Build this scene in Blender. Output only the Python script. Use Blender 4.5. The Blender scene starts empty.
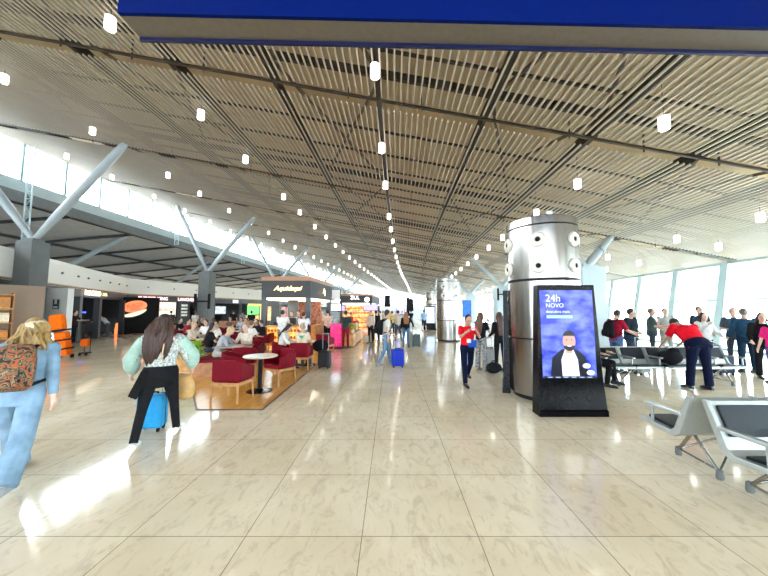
import bpy, math, random
from mathutils import Vector, Matrix
random.seed(7)
SC = bpy.context.scene
COL = SC.collection
R = math.radians
PI = math.pi
def V(*a): return Vector(a)

# ------------------------------------------------------------------ materials
MATS = {}
def mat(name, col, rough=.5, metal=0., noise=.06, nscale=20., emit=0., ecol=None, bump=0., coat=0., spec=.5, col2=None):
    if name in MATS: return MATS[name]
    m = bpy.data.materials.new(name); m.use_nodes = True
    nt = m.node_tree; b = nt.nodes['Principled BSDF']
    b.inputs['Roughness'].default_value = rough
    b.inputs['Metallic'].default_value = metal
    b.inputs['Coat Weight'].default_value = coat
    b.inputs['Specular IOR Level'].default_value = spec
    tc = nt.nodes.new('ShaderNodeTexCoord'); nz = nt.nodes.new('ShaderNodeTexNoise')
    nz.inputs['Scale'].default_value = nscale; nz.inputs['Detail'].default_value = 3
    nt.links.new(tc.outputs['Object'], nz.inputs['Vector'])
    rp = nt.nodes.new('ShaderNodeValToRGB')
    rp.color_ramp.elements[0].position = .35; rp.color_ramp.elements[1].position = .65
    c2 = col2 if col2 else tuple(min(1, c*(1+noise)) for c in col)
    c1 = col if col2 else tuple(c*(1-noise) for c in col)
    rp.color_ramp.elements[0].color = (*c1, 1); rp.color_ramp.elements[1].color = (*c2, 1)
    nt.links.new(nz.outputs['Fac'], rp.inputs['Fac']); nt.links.new(rp.outputs['Color'], b.inputs['Base Color'])
    if bump:
        bp = nt.nodes.new('ShaderNodeBump'); bp.inputs['Strength'].default_value = bump; bp.inputs['Distance'].default_value = .01
        nt.links.new(nz.outputs['Fac'], bp.inputs['Height']); nt.links.new(bp.outputs['Normal'], b.inputs['Normal'])
    if emit:
        b.inputs['Emission Color'].default_value = (*(ecol or col), 1); b.inputs['Emission Strength'].default_value = emit*EK
    MATS[name] = m
    return m
def cloth(col, n=.12):
    k = 'fabric_%02x%02x%02x' % tuple(int(c*255) for c in col)
    return mat(k, col, .88, 0, n, 14, bump=.25, spec=.08)
def skinm(col):
    return mat('skin_%02x%02x%02x' % tuple(int(c*255) for c in col), col, .5, 0, .04, 12, spec=.35)
def hairm(col):
    k = 'hair_%02x%02x%02x' % tuple(int(c*255) for c in col)
    if k in MATS: return MATS[k]
    m = mat(k, col, .5, 0, .3, 30, spec=.4, col2=tuple(min(1, c*1.9+.01) for c in col), bump=.5)
    for n in m.node_tree.nodes:
        if n.type == 'TEX_NOISE': 
            mp = m.node_tree.nodes.new('ShaderNodeMapping'); mp.inputs['Scale'].default_value = (1, 1, .12)
            l = n.inputs['Vector'].links[0].from_socket
            m.node_tree.links.new(l, mp.inputs['Vector']); m.node_tree.links.new(mp.outputs['Vector'], n.inputs['Vector'])
    return m

# ------------------------------------------------------------------ mesh builder
class MB:
    def __init__(s): s.v = []; s.f = []; s.m = []; s.mi = 0
    def add(s, vs, fs):
        o = len(s.v); s.v += [tuple(p) for p in vs]
        for f in fs: s.f.append(tuple(i+o for i in f)); s.m.append(s.mi)
        return s
    def box(s, x0, x1, y0, y1, z0, z1, M=None):
        vs = [V(x, y, z) for z in (z0, z1) for y in (y0, y1) for x in (x0, x1)]
        if M: vs = [M @ p for p in vs]
        return s.add(vs, [(0,2,3,1),(4,5,7,6),(0,1,5,4),(2,6,7,3),(0,4,6,2),(1,3,7,5)])
    def rings(s, rings, cap=True):
        n = len(rings[0]); vs = [p for r in rings for p in r]; fs = []
        for i in range(len(rings)-1):
            for j in range(n):
                k = (j+1) % n
                fs.append((i*n+j, i*n+k, (i+1)*n+k, (i+1)*n+j))
        if cap: fs.append(tuple(reversed(range(n)))); fs.append(tuple((len(rings)-1)*n+j for j in range(n)))
        return s.add(vs, fs)
    def tube(s, p0, p1, r0, r1=None, n=10, cap=True):
        r1 = r0 if r1 is None else r1; p0 = Vector(p0); p1 = Vector(p1)
        d = (p1-p0).normalized(); a = d.orthogonal().normalized(); b = d.cross(a)
        cs = [(math.cos(2*PI*j/n), math.sin(2*PI*j/n)) for j in range(n)]
        return s.rings([[p0+(a*c+b*t)*r0 for c, t in cs], [p1+(a*c+b*t)*r1 for c, t in cs]], cap)
    def path(s, pts, r, n=8):
        pts = [Vector(p) for p in pts]; rs = r if isinstance(r, (list, tuple)) else [r]*len(pts); rings = []
        a = None
        for i, p in enumerate(pts):
            d = (pts[min(i+1, len(pts)-1)]-pts[max(i-1, 0)]).normalized()
            a = (d.orthogonal() if a is None else a-d*a.dot(d)).normalized(); b = d.cross(a)
            rings.append([p+(a*math.cos(2*PI*j/n)+b*math.sin(2*PI*j/n))*rs[i] for j in range(n)])
        return s.rings(rings)
    def cap(s, p0, p1, r0, r1=None, n=10):
        r1 = r0 if r1 is None else r1; p0 = Vector(p0); p1 = Vector(p1)
        d = (p1-p0).normalized()
        pts = [p0-d*r0*.98, p0-d*r0*.75, p0-d*r0*.35, p0, p1, p1+d*r1*.35, p1+d*r1*.75, p1+d*r1*.98]
        rs = [r0*.18, r0*.66, r0*.94, r0, r1, r1*.94, r1*.66, r1*.18]
        return s.path(pts, rs, n)
    def ell(s, c, rad, M=None, n=14, k=9):
        c = Vector(c); rings = []
        for i in range(k):
            t = PI*(i+.35)/(k-.3)
            ring = [V(rad[0]*math.sin(t)*math.cos(2*PI*j/n), rad[1]*math.sin(t)*math.sin(2*PI*j/n), -rad[2]*math.cos(t)) for j in range(n)]
            rings.append([c+((M @ p) if M else p) for p in ring])
        return s.rings(rings)
    def loft(s, st, xd, yd, n=18):   # st: (centre, rx, ry)
        return s.rings([[Vector(c)+xd*(rx*math.cos(2*PI*j/n))+yd*(ry*math.sin(2*PI*j/n)) for j in range(n)] for c, rx, ry in st])
    def lathe(s, prof, c=(0,0,0), n=24):
        c = Vector(c)
        return s.rings([[c+V(r*math.cos(2*PI*j/n), r*math.sin(2*PI*j/n), z) for j in range(n)] for r, z in prof])
    def prism(s, pts, d):   # polygon points extruded by vector d
        pts = [Vector(p) for p in pts]; d = Vector(d); n = len(pts)
        vs = pts+[p+d for p in pts]
        return s.add(vs, [tuple(reversed(range(n))), tuple(range(n, 2*n))]+[(j, (j+1) % n, n+(j+1) % n, n+j) for j in range(n)])
    def build(s, name, m, parent=None, smooth=False, bevel=0, remesh=0, loc=None):
        me = bpy.data.meshes.new(name); me.from_pydata(s.v, [], s.f); me.update()
        for x in (m if isinstance(m, (list, tuple)) else [m]): me.materials.append(x)
        if any(s.m): me.polygons.foreach_set('material_index', s.m)
        if smooth:
            me.polygons.foreach_set("use_smooth", [True]*len(me.polygons)); me.set_sharp_from_angle(angle=R(42))
        o = bpy.data.objects.new(name, me); COL.objects.link(o)
        if parent: o.parent = parent
        if loc: o.location = loc
        if bevel:
            b = o.modifiers.new('b', 'BEVEL'); b.width = bevel; b.segments = 2; b.limit_method = 'ANGLE'; BAKE.append(o)
        if remesh:
            r = o.modifiers.new('r', 'REMESH'); r.mode = 'VOXEL'; r.voxel_size = remesh; r.use_smooth_shade = True
            t = o.modifiers.new('s', 'SMOOTH'); t.iterations = 3; t.factor = .5; BAKE.append(o)
        return o
BAKE = []
def bake():
    dg = bpy.context.evaluated_depsgraph_get(); dg.update(); out = []
    for o in BAKE:
        out.append(bpy.data.meshes.new_from_object(o.evaluated_get(dg), preserve_all_data_layers=False, depsgraph=dg))
    for o, me in zip(BAKE, out):
        o.modifiers.clear(); o.data = me
    BAKE.clear()
def empty(name, loc=(0,0,0), rz=0.):
    o = bpy.data.objects.new(name, None); COL.objects.link(o); o.location = loc; o.rotation_euler = (0,0,rz); o.empty_display_size = .1
    return o
def tag(o, label=None, cat=None, group=None, kind=None):
    if label: o['label'] = label
    if cat: o['category'] = cat
    if group: o['group'] = group
    if kind: o['kind'] = kind
    return o
def structure(o): o['kind'] = 'structure'; return o
def dup(root, loc, rz=None, label=None, group=None, scale=None):
    r = root.copy(); COL.objects.link(r); r.location = loc
    if rz is not None: r.rotation_euler = (0,0,rz)
    if label: r['label'] = label
    if group: r['group'] = group
    if scale: r.scale = scale
    for ch in list(root.children):
        c = ch.copy(); COL.objects.link(c); c.parent = r
        for g in list(ch.children):
            d = g.copy(); COL.objects.link(d); d.parent = c
    return r
def text(name, s, size, m, parent, loc, rot, ext=.01, shear=0., align='CENTER', spacing=1., xs=1.):
    cu = bpy.data.curves.new(name, 'FONT'); cu.body = s; cu.size = size; cu.extrude = ext; cu.align_x = align; cu.align_y = 'CENTER'
    cu.shear = shear; cu.space_character = spacing; cu.resolution_u = 3
    tmp = bpy.data.objects.new('t', cu); COL.objects.link(tmp)
    dg = bpy.context.evaluated_depsgraph_get(); me = bpy.data.meshes.new_from_object(tmp.evaluated_get(dg))
    bpy.data.objects.remove(tmp)
    me.materials.clear(); me.materials.append(m)
    o = bpy.data.objects.new(name, me); COL.objects.link(o); o.parent = parent; o.location = loc; o.rotation_euler = rot; o.scale = (xs, 1, 1)
    return o
def S(y):   # the hall bends gently to the right with distance
    y = max(y, 0); return .0011*y*y if y < 50 else 2.75+.09*(y-50)
def roofz(x): return 6.7-.19*x

# ------------------------------------------------------------------ person
def person(label, X, Y, face, h=1.7, lean=0, head=0, yaw=0, hip=(0,0), knee=(0,0), hab=(3,3), sh=(5,5), ab=(8,8), el=(12,12), inn=(0,0),
           skin=(.62,.42,.31), top=(.8,.8,.8), sleeve=.5, bottom=(.03,.04,.09), shoe=(.03,.03,.03), hair=(.03,.02,.015), hl=0,
           build=1., wide=1., vox=.018, group=None, toplen=.08, zoff=0., legcut=1., face_on=None, cap=None, topmat=None, botmat=None, heel=(0,0), hips=1.):
    """face: compass angle in degrees the figure faces, 0 = away from camera (+Y), 90 = towards -X"""
    u = V(0, math.sin(R(lean)), math.cos(R(lean))); f = V(0, math.cos(R(lean)), -math.sin(R(lean))); xd = V(1,0,0)
    P = V(0,0,0); feet = []; legs = []
    for i, s in enumerate((-1, 1)):
        hp = P+xd*(s*.092*hips)-u*.02
        a = R(hip[i]); d = V(s*math.sin(R(hab[i])), math.sin(a), -math.cos(a)).normalized(); kn = hp+d*.43
        a2 = R(hip[i]-knee[i]); d2 = V(s*math.sin(R(hab[i]))*.6, math.sin(a2), -math.cos(a2)).normalized(); an = kn+d2*.41
        legs.append((hp, kn, an, d2)); feet.append(an.z-.08)
    low = min(feet); off = V(0,0,-low+zoff)
    P = P+off; legs = [(a+off, b+off, c+off, d) for a, b, c, d in legs]
    nb = P+u*.5; uh = V(0, math.sin(R(lean+head)), math.cos(R(lean+head))); fh = V(0, math.cos(R(lean+head)), -math.sin(R(lean+head)))
    hc = nb+uh*.158+fh*.02
    Rh = Matrix.Rotation(R(yaw), 3, uh); fy = Rh @ fh; hx = Rh @ xd
    Mh = Matrix((hx, fy, uh)).transposed()
    HD = lambda x, y, z: hc+hx*x+fy*y+uh*z
    arms = []
    for i, s in enumerate((-1, 1)):
        sp = P+u*.455+xd*(s*.165*build); a = R(sh[i]); b = R(ab[i])
        d = V(s*math.sin(b), math.sin(a)*math.cos(b), -math.cos(a)*math.cos(b)); e = sp+d*.28
        a2 = R(sh[i]+el[i]); n_ = R(inn[i]); d2 = V(-s*math.sin(n_)+s*math.sin(b)*.5, math.sin(a2)*math.cos(n_), -math.cos(a2)*math.cos(n_)).normalized(); w = e+d2*.245
        arms.append((sp, e, w, d2, s))
    near = vox < .014
    b = MB()
    b.ell(hc+uh*.02, (.081, .098, .112), Mh); b.ell(HD(0,.028,-.06), (.052,.055,.062), Mh)
    b.cap(HD(0,.09,.0), HD(0,.108,-.028), .009, .014, 8)
    for s in (-1, 1): b.ell(HD(s*.078,-.005,-.01), (.012,.02,.032), Mh, 8, 6)
    b.cap(nb-u*.03, hc-uh*.06-fy*.015, .055*build**.5, .05)
    bw = build*.86
    b.loft([(P-u*.09, .13*bw, .1*bw), (P+u*.1, .13*bw, .095*bw), (P+u*.32, .165*bw, .11*bw), (P+u*.43, .17*bw, .09), (P+u*.49, .06, .06)], xd, f)
    hands = []
    for sp, e, w, d2, s in arms:
        b.cap(sp, e, .043, .036); b.cap(e, w, .036, .025)
        pm = w+d2*.05; side = xd-d2*xd.dot(d2)
        side = (side.normalized() if side.length > .2 else V(0,1,0)); nrm = d2.cross(side).normalized()
        if abs(d2.z) > .6: side = (f-d2*f.dot(d2)).normalized(); nrm = d2.cross(side).normalized()
        b.cap(w, w+d2*.045, .026, .03); b.cap(pm-side*.018, pm+side*.018, .022); 
        cu = -nrm*s*.35 if abs(d2.z) > .6 else nrm*.0
        inw = -xd*s
        for q in range(4):
            r0 = .0092; ln = (.062,.072,.068,.052)[q]; base = w+d2*.075+side*(.028-.0187*q)
            m1 = base+(d2+inw*.25)*ln*.55; m2 = m1+(d2*.8+inw*.6)*ln*.5
            b.cap(base-d2*.02, m1, r0, r0*.95, 7); b.cap(m1, m2, r0*.95, r0*.8, 7)
        t0 = w+d2*.03+side*.022; t1 = t0+(d2*.5+side*.75+inw*.2).normalized()*.045; t2 = t1+(d2+side*.2+inw*.2).normalized()*.03
        b.cap(t0, t1, .012, .0105, 7); b.cap(t1, t2, .0105, .009, 7)
        hands.append(w+d2*.09)
    for i, (hp, kn, an, d2) in enumerate(legs):
        b.cap(hp, kn, .07, .045); b.cap(kn, an, .045, .03)
        b.cap(an, an+V(0,.1,-.045), .028, .025)
    o = b.build('person', skinm(skin), remesh=max(.006, min(vox, .016)) if near else vox)
    # shoes
    for i, (hp, kn, an, d2) in enumerate(legs):
        m = MB(); rx = R(heel[i]); fd = V(0, math.cos(rx), -math.sin(rx)); ud = V(0, math.sin(rx), math.cos(rx))
        st = []
        for t, w_, hh in ((-.075,.022,.03), (-.06,.036,.045), (0,.04,.05), (.07,.043,.04), (.14,.045,.032), (.185,.035,.025), (.205,.018,.016)):
            st.append([an+fd*t+V(1,0,0)*(w_*math.cos(2*PI*j/12))+ud*(-.08+hh+hh*math.sin(2*PI*j/12)) for j in range(12)])
        m.rings(st); m.build('shoe', mat('shoe_%02x%02x%02x' % tuple(int(c*255) for c in shoe), shoe, .5), o, smooth=True)
    # trousers
    if bottom:
        m = MB(); hb = build*hips
        m.loft([(P-u*.12, .15*hb, .12*hb), (P-u*.04, .172*hb, .13*hb), (P+u*.03, .168*hb, .125*hb), (P+u*.09, .15*hb, .112*hb)], xd, f)
        for hp, kn, an, d2 in legs:
            kk = kn if legcut > .5 else kn
            m.cap(hp, kn, .087*hb, .062*wide**.5); 
            if legcut > .5:
                e = kn+(an-kn)*legcut; m.tube(kn-d2*.02, e, .062*wide**.5, .05*wide, 12); m.ell(kn, (.062,.064,.062))
        m.build('trousers', botmat or cloth(bottom), o, remesh=vox)
    # top
    m = MB(); q = build
    m.loft([(P-u*(toplen), .165*q*hips, .13*q), (P+u*.02, .165*q*hips, .128*q), (P+u*.14, .153*q, .118*q), (P+u*.32, .18*q, .128*q), (P+u*.42, .178*q, .108*q), (P+u*.475, .11, .085), (P+u*.5, .062, .062)], xd, f)
    for sp, e, w, d2, s in arms:
        m.ell(sp, (.064*q,.064*q,.064*q)); d = (e-sp)
        if sleeve <= .5: m.tube(sp, sp+d*(sleeve*2*.85), .063*q, .056*q, 12)
        else:
            m.cap(sp, e, .06*q, .05*q); m.tube(e, e+(w-e)*((sleeve-.5)*2), .05*q, .036*q**.5, 12)
    m.build('shirt', topmat or cloth(top), o, remesh=vox)
    # hair
    if hair:
        m = MB(); m.ell(HD(0,-.022,.038), (.09,.096,.108), Mh)
        if hl: 
            L = hl; dn = (V(0,-.35,-1) if L > .3 else V(0,-.1,-1)).normalized()
            for k in range(5):
                x = (k-2)*.033; a = HD(x,-.06,.03); c = HD(x*1.15,-.085,-.09)
                m.path([a, c, nb+V(x*1.5,-.1,-.02)-u*.02, nb+V(x*1.5,-.14,0)-u*(L*.6), nb+V(x*1.3,-.13,0)-u*L], [.03,.036,.036,.034,.012], 8)
            for s in (-1, 1): m.path([HD(s*.05,0,.08), HD(s*.083,-.01,0), HD(s*.085,-.02,-.1)], [.02,.026,.018], 8)
        m.build('hair', hairm(hair), o, remesh=max(.009, vox*.8))
    if cap:
        m = MB(); m.ell(HD(0,-.01,.06), (.09,.1,.075), Mh); m.build('cap', cloth(cap), o, smooth=True)
    for s in (-1, 1):
        m = MB(); m.ell(HD(s*.031,.083,.005), (.012,.009,.007), Mh, 8, 6); m.build('eye', mat('dark_eye', (.02,.015,.01), .2), o, smooth=True)
    if near:
        m = MB(); m.ell(HD(0,.082,-.063), (.024,.008,.006), Mh, 8, 6); m.build('mouth', mat('lips', (.45,.16,.14), .4), o, smooth=True)
        for s in (-1, 1):
            m = MB(); m.cap(HD(s*.018,.09,.024), HD(s*.048,.078,.026), .004, .003, 6); m.build('eyebrow', mat('dark_eye', (.02,.015,.01)), o)
    k = h/1.73
    o.location = (X, Y, 0); o.rotation_euler = (0, 0, R(face)); o.scale = (k, k, k)
    tag(o, label, 'person', group)
    Mw = Matrix.Translation((X, Y, 0)) @ Matrix.Rotation(R(face), 4, 'Z') @ Matrix.Scale(k, 4)
    return dict(o=o, P=Mw @ P, nb=Mw @ nb, hc=Mw @ hc, hands=[Mw @ p for p in hands], M=Mw, u=u, face=face, k=k)
SKY = 3.0; EXPO = 3.12; EK = .06

# ------------------------------------------------------------------ setting materials
def tex_vec(nt, scale=(1,1,1), loc=(0,0,0), rot=(0,0,0)):
    tc = nt.nodes.new('ShaderNodeTexCoord'); mp = nt.nodes.new('ShaderNodeMapping')
    mp.inputs['Location'].default_value = loc; mp.inputs['Scale'].default_value = scale; mp.inputs['Rotation'].default_value = rot
    nt.links.new(tc.outputs['Object'], mp.inputs['Vector']); return mp.outputs['Vector']
def floor_mat():
    m = bpy.data.materials.new('polished_cream_marble'); m.use_nodes = True; nt = m.node_tree; b = nt.nodes['Principled BSDF']
    L = nt.links.new
    v = tex_vec(nt, loc=(.22+.88*50, -2.47+.88*50, 0))
    br = nt.nodes.new('ShaderNodeTexBrick'); br.offset = 0; br.squash = 1
    br.inputs['Scale'].default_value = 1; br.inputs['Brick Width'].default_value = .88; br.inputs['Row Height'].default_value = .88
    br.inputs['Mortar Size'].default_value = .0032; br.inputs['Mortar Smooth'].default_value = .0; br.inputs['Bias'].default_value = 0
    br.inputs['Color1'].default_value = (.84,.72,.53,1); br.inputs['Color2'].default_value = (.89,.78,.60,1); br.inputs['Mortar'].default_value = (.33,.27,.18,1)
    L(v, br.inputs['Vector'])
    n1 = nt.nodes.new('ShaderNodeTexNoise'); n1.inputs['Scale'].default_value = 9; n1.inputs['Detail'].default_value = 9; n1.inputs['Roughness'].default_value = .72; n1.inputs['Distortion'].default_value = 1.2
    L(tex_vec(nt, (1,.45,1), rot=(0,0,.6)), n1.inputs['Vector'])
    r1 = nt.nodes.new('ShaderNodeValToRGB'); e = r1.color_ramp.elements; e[0].position = .36; e[0].color = (.40,.31,.2,1); e[1].position = .5; e[1].color = (1,1,1,1)
    L(n1.outputs['Fac'], r1.inputs['Fac'])
    n2 = nt.nodes.new('ShaderNodeTexNoise'); n2.inputs['Scale'].default_value = 1.3; n2.inputs['Detail'].default_value = 4
    L(tex_vec(nt), n2.inputs['Vector'])
    r2 = nt.nodes.new('ShaderNodeValToRGB'); e = r2.color_ramp.elements; e[0].position = .35; e[0].color = (.88,.85,.80,1); e[1].position = .65; e[1].color = (1,1,1,1)
    L(n2.outputs['Fac'], r2.inputs['Fac'])
    mm = nt.nodes.new('ShaderNodeMix'); mm.data_type = 'RGBA'; mm.blend_type = 'MULTIPLY'; mm.inputs[0].default_value = .3
    L(br.outputs['Color'], mm.inputs[6]); L(r1.outputs['Color'], mm.inputs[7])
    m2 = nt.nodes.new('ShaderNodeMix'); m2.data_type = 'RGBA'; m2.blend_type = 'MULTIPLY'; m2.inputs[0].default_value = .9
    L(mm.outputs[2], m2.inputs[6]); L(r2.outputs['Color'], m2.inputs[7]); L(m2.outputs[2], b.inputs['Base Color'])
    b.inputs['Roughness'].default_value = .085; b.inputs['Specular IOR Level'].default_value = .27
    return m
def plank_mat(name, c1, c2, w=.9, h=.11, rot=PI/2, rough=.25):
    m = bpy.data.materials.new(name); m.use_nodes = True; nt = m.node_tree; b = nt.nodes['Principled BSDF']; L = nt.links.new
    br = nt.nodes.new('ShaderNodeTexBrick'); br.inputs['Scale'].default_value = 1; br.inputs['Brick Width'].default_value = w; br.inputs['Row Height'].default_value = h
    br.inputs['Mortar Size'].default_value = .002; br.inputs['Color1'].default_value = (*c1,1); br.inputs['Color2'].default_value = (*c2,1)
    br.inputs['Mortar'].default_value = tuple(c*.4 for c in c1)+(1,)
    L(tex_vec(nt, rot=(0,0,rot), loc=(30,30,0)), br.inputs['Vector'])
    n1 = nt.nodes.new('ShaderNodeTexNoise'); n1.inputs['Scale'].default_value = 6; n1.inputs['Detail'].default_value = 6
    L(tex_vec(nt, (6,.5,6)), n1.inputs['Vector'])
    mm = nt.nodes.new('ShaderNodeMix'); mm.data_type = 'RGBA'; mm.blend_type = 'MULTIPLY'; mm.inputs[0].default_value = .35
    L(br.outputs['Color'], mm.inputs[6]); L(n1.outputs['Fac'], mm.inputs[7]); L(mm.outputs[2], b.inputs['Base Color'])
    b.inputs['Roughness'].default_value = rough; return m
def glass_mat(name='window_glass', tint=(.9,.97,1), refl=.06):
    m = bpy.data.materials.new(name); m.use_nodes = True; nt = m.node_tree; nt.nodes.clear(); L = nt.links.new
    o = nt.nodes.new('ShaderNodeOutputMaterial'); t = nt.nodes.new('ShaderNodeBsdfTransparent'); g = nt.nodes.new('ShaderNodeBsdfGlossy'); mx = nt.nodes.new('ShaderNodeMixShader')
    t.inputs['Color'].default_value = (*tint,1); g.inputs['Roughness'].default_value = .02; mx.inputs[0].default_value = refl
    L(t.outputs[0], mx.inputs[1]); L(g.outputs[0], mx.inputs[2]); L(mx.outputs[0], o.inputs[0]); return m
def steel_mat():
    m = mat('brushed_steel', (.34,.32,.29), .2, 1., .1, 9)
    nt = m.node_tree
    for n in nt.nodes:
        if n.type == 'TEX_NOISE':
            nt.links.new(tex_vec(nt, (1,1,.02)), n.inputs['Vector']); nz = n
    mr = nt.nodes.new('ShaderNodeMapRange'); mr.inputs['To Min'].default_value = .12; mr.inputs['To Max'].default_value = .34
    nt.links.new(nz.outputs['Fac'], mr.inputs['Value']); nt.links.new(mr.outputs['Result'], nt.nodes['Principled BSDF'].inputs['Roughness'])
    return m
FLOOR = floor_mat(); WOODF = plank_mat('golden_wood_floor', (.50,.24,.07), (.62,.32,.10)); GLASS = glass_mat(); STEEL = steel_mat()
WHITE = mat('white_paint', (.78,.79,.77), .5, noise=.02); SLAT = mat('white_aluminium_slat', (.54,.495,.42), .4, noise=.03, nscale=2)
DECK = mat('beige_metal_deck', (.62,.49,.31), .6, noise=.05, nscale=1.5); DARKST = mat('dark_brown_steel', (.06,.045,.035), .6)
GREYST = mat('painted_grey_steel', (.36,.41,.43), .4, noise=.03); CONC = mat('smooth_grey_concrete', (.14,.15,.15), .6, noise=.08, nscale=3)
PALE = mat('pale_grey_cladding', (.40,.47,.49), .45, noise=.03); BLACK = mat('black_gloss', (.003,.003,.004), .22, noise=.1, spec=.12)
MATBLK = mat('matt_black', (.010,.010,.011), .6, spec=.15); CHAR = mat('charcoal_panel', (.036,.037,.04), .6, noise=.05); SHOPG = mat('shop_grey_frame', (.035,.038,.04), .4)
LROOF = mat('grey_lower_soffit', (.62,.63,.64), .7, noise=.06, nscale=2); RUST = mat('rust_wood_trim', (.40,.20,.10), .5); TAN = mat('tan_wood_trim', (.55,.40,.24), .5)
LAMPM = mat('frosted_lamp_glass', (1,.97,.92), .4, noise=0, emit=8, ecol=(1,.97,.93)); LENS = mat('lamp_lens', (1,.95,.85), .4, noise=0, emit=60, ecol=(1,.92,.8))
COLD = mat('alu_mullion', (.30,.42,.46), .35, noise=.03)

# ------------------------------------------------------------------ floor, roof
m = MB(); m.box(-45, 15.6, -12, 112, -.2, 0); structure(m.build('floor', FLOOR))
m = MB(); m.box(-150, 300, -150, 300, -5.2, -5); structure(m.build('ground', mat('airport_apron', (.45,.47,.48), .8, nscale=.05)))
joints = [-12.1]+[-5.7, .8, 7.2, 13.4, 19.9]+[19.9+6.3*k for k in range(1, 15)]
sl = MB(); bm_ = MB(); XL, XR = -19.4, 14.9
def rp(u, y, dz=0): return V(u+S(y), y, roofz(u)+dz)
for a, b in zip(joints[:-1], joints[1:]):
    y0 = a+.22; y1 = b-.22; nx = int((XR-XL)/.15)
    for i in range(nx):
        x = XL+.15*(i+.5)
        w = .015
        vs = [rp(x-w, y0), rp(x+w, y0), rp(x-w, y1), rp(x+w, y1), rp(x-w, y0, .045), rp(x+w, y0, .045), rp(x-w, y1, .045), rp(x+w, y1, .045)]
        sl.add(vs, [(0,2,3,1),(4,5,7,6),(0,1,5,4),(2,6,7,3),(0,4,6,2),(1,3,7,5)])
structure(sl.build('ceiling', SLAT))
# deck above the slats, corrugated across
dk = MB(); ys = [-12.1+1.6*i for i in range(78)]
for i in range(len(ys)-1):
    a, b = ys[i], min(ys[i+1], 112)
    dk.add([rp(XL-.3, a, 1.2), rp(XR+.5, a, 1.2), rp(XR+.5, b, 1.2), rp(XL-.3, b, 1.2)], [(0,1,2,3)])
    for c in (0, .8):
        if a+c < 111: dk.add([rp(XL, a+c, 1.14), rp(XR, a+c, 1.14), rp(XR, a+c+.05, 1.14), rp(XL, a+c+.05, 1.14)], [(0,1,2,3)])
structure(dk.build('ceiling_deck', DECK))
# beams between slats and deck
def bar(mb, p, q, w, h):
    p = Vector(p); q = Vector(q); d = (q-p).normalized(); s = d.cross(V(0,0,1)); s = (s.normalized() if s.length > .01 else V(1,0,0)); t = s.cross(d)
    vs = [c+s*a*w/2+t*b*h/2 for c in (p, q) for a, b in ((-1,-1),(1,-1),(1,1),(-1,1))]
    mb.add(vs, [(0,1,2,3),(7,6,5,4),(0,4,5,1),(1,5,6,2),(2,6,7,3),(3,7,4,0)])
for a, b in zip(joints[:-1], joints[1:]):
    k = 0; x = -19.2
    while x < 14.9:
        bar(bm_, rp(x, a, .42), rp(x, b, .42), .14 if k % 2 else .09, .3); x += 2.69; k += 1
    for t in (.2, .45, .7, .92):
        y = a+(b-a)*t; bar(bm_, rp(XL, y, .95), rp(XR, y, .95), .05, .07)
for j in joints[:-1]:
    bar(bm_, rp(XL, j, .08), rp(XR, j, .08), .05, .06)
    bar(bm_, rp(XL, j+.17, .9), rp(XR, j+.17, .9), .08, .2)
    x = -19
    while x < 14.9: bar(bm_, rp(x, j, -.02), rp(x, j, .5), .03, .03); x += 1.79
structure(bm_.build('ceiling_beams', DARKST))
br_ = MB()
for i, (a, b) in enumerate(zip(joints[:-1], joints[1:])):
    for x in (-13.8, -8.4, -3.0, 2.4, 7.8, 12.8):
        if x+2.7 < 15: bar(br_, rp(x, a, .62), rp(x+2.69, b, .62), .07, .07); bar(br_, rp(x+2.69, a, .66), rp(x, b, .66), .07, .07)
structure(br_.build('ceiling_bracing', mat('brown_brace', (.16,.12,.09), .6)))
# edge fascias, back and end walls
def strip(name, pts, z0, z1, t, m, side=1, smooth=False):   # a wall along a polyline, thickness t to the given side
    mb = MB()
    for p, q in zip(pts[:-1], pts[1:]):
        p = V(p[0], p[1], 0); q = V(q[0], q[1], 0); n = V(-(q-p).y, (q-p).x, 0).normalized()*t*side
        mb.prism([p+V(0,0,z0), q+V(0,0,z0), q+n+V(0,0,z0), p+n+V(0,0,z0)], (0,0,z1-z0))
    return mb.build(name, m)
YS = [-12, 0, 10, 20, 30, 40, 50, 60, 75, 90, 112]
left = [(-19.4+S(y), y) for y in YS]; right = [(15+S(y), y) for y in YS]
structure(strip('trim_1', left, 10.38, 11.8, .3, GREYST)); structure(strip('trim_2', left, 7.85, 8.45, .4, PALE)); 
structure(strip('trim_3', left, 7.3, 7.85, .2, CONC))
structure(strip('trim_4', right, 3.8, 5.4, .5, PALE, -1))
gm = MB(); gm.box(-40, 15, -12.32, -12.3, 0, 9); w = gm.build('added_window_back', glass_mat('added_back_glass', (.58,.60,.62), .05)); structure(w); fm = MB()  # added glazing behind the camera, unseen, lets in extra daylight to brighten the hall
for i in range(23): bar(fm, V(-40+2.5*i,-12.3,0), V(-40+2.5*i,-12.3,9), .1, .12)
for z in (.1,3,6,9): bar(fm, V(-40,-12.3,z), V(15,-12.3,z), .1, .1)
structure(fm.build('window_frame', COLD, w))  # bars of the added rear glazing
m = MB(); m.box(-45, 22, -12.5, -12.1, 9, 12); structure(m.build('wall_back', mat('grey_plaster', (.45,.44,.42), .7)))
gm = MB(); gm.box(-30, 24, 112.1, 112.12, 3, 8); structure(gm.build('window_4', GLASS)); m = MB(); m.box(-45, 32, 112, 112.5, -.2, 3); m.box(-45, 32, 112, 112.5, 8, 12); structure(m.build('wall_front', mat('pale_end_wall', (.7,.72,.72), .7)))
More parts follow.
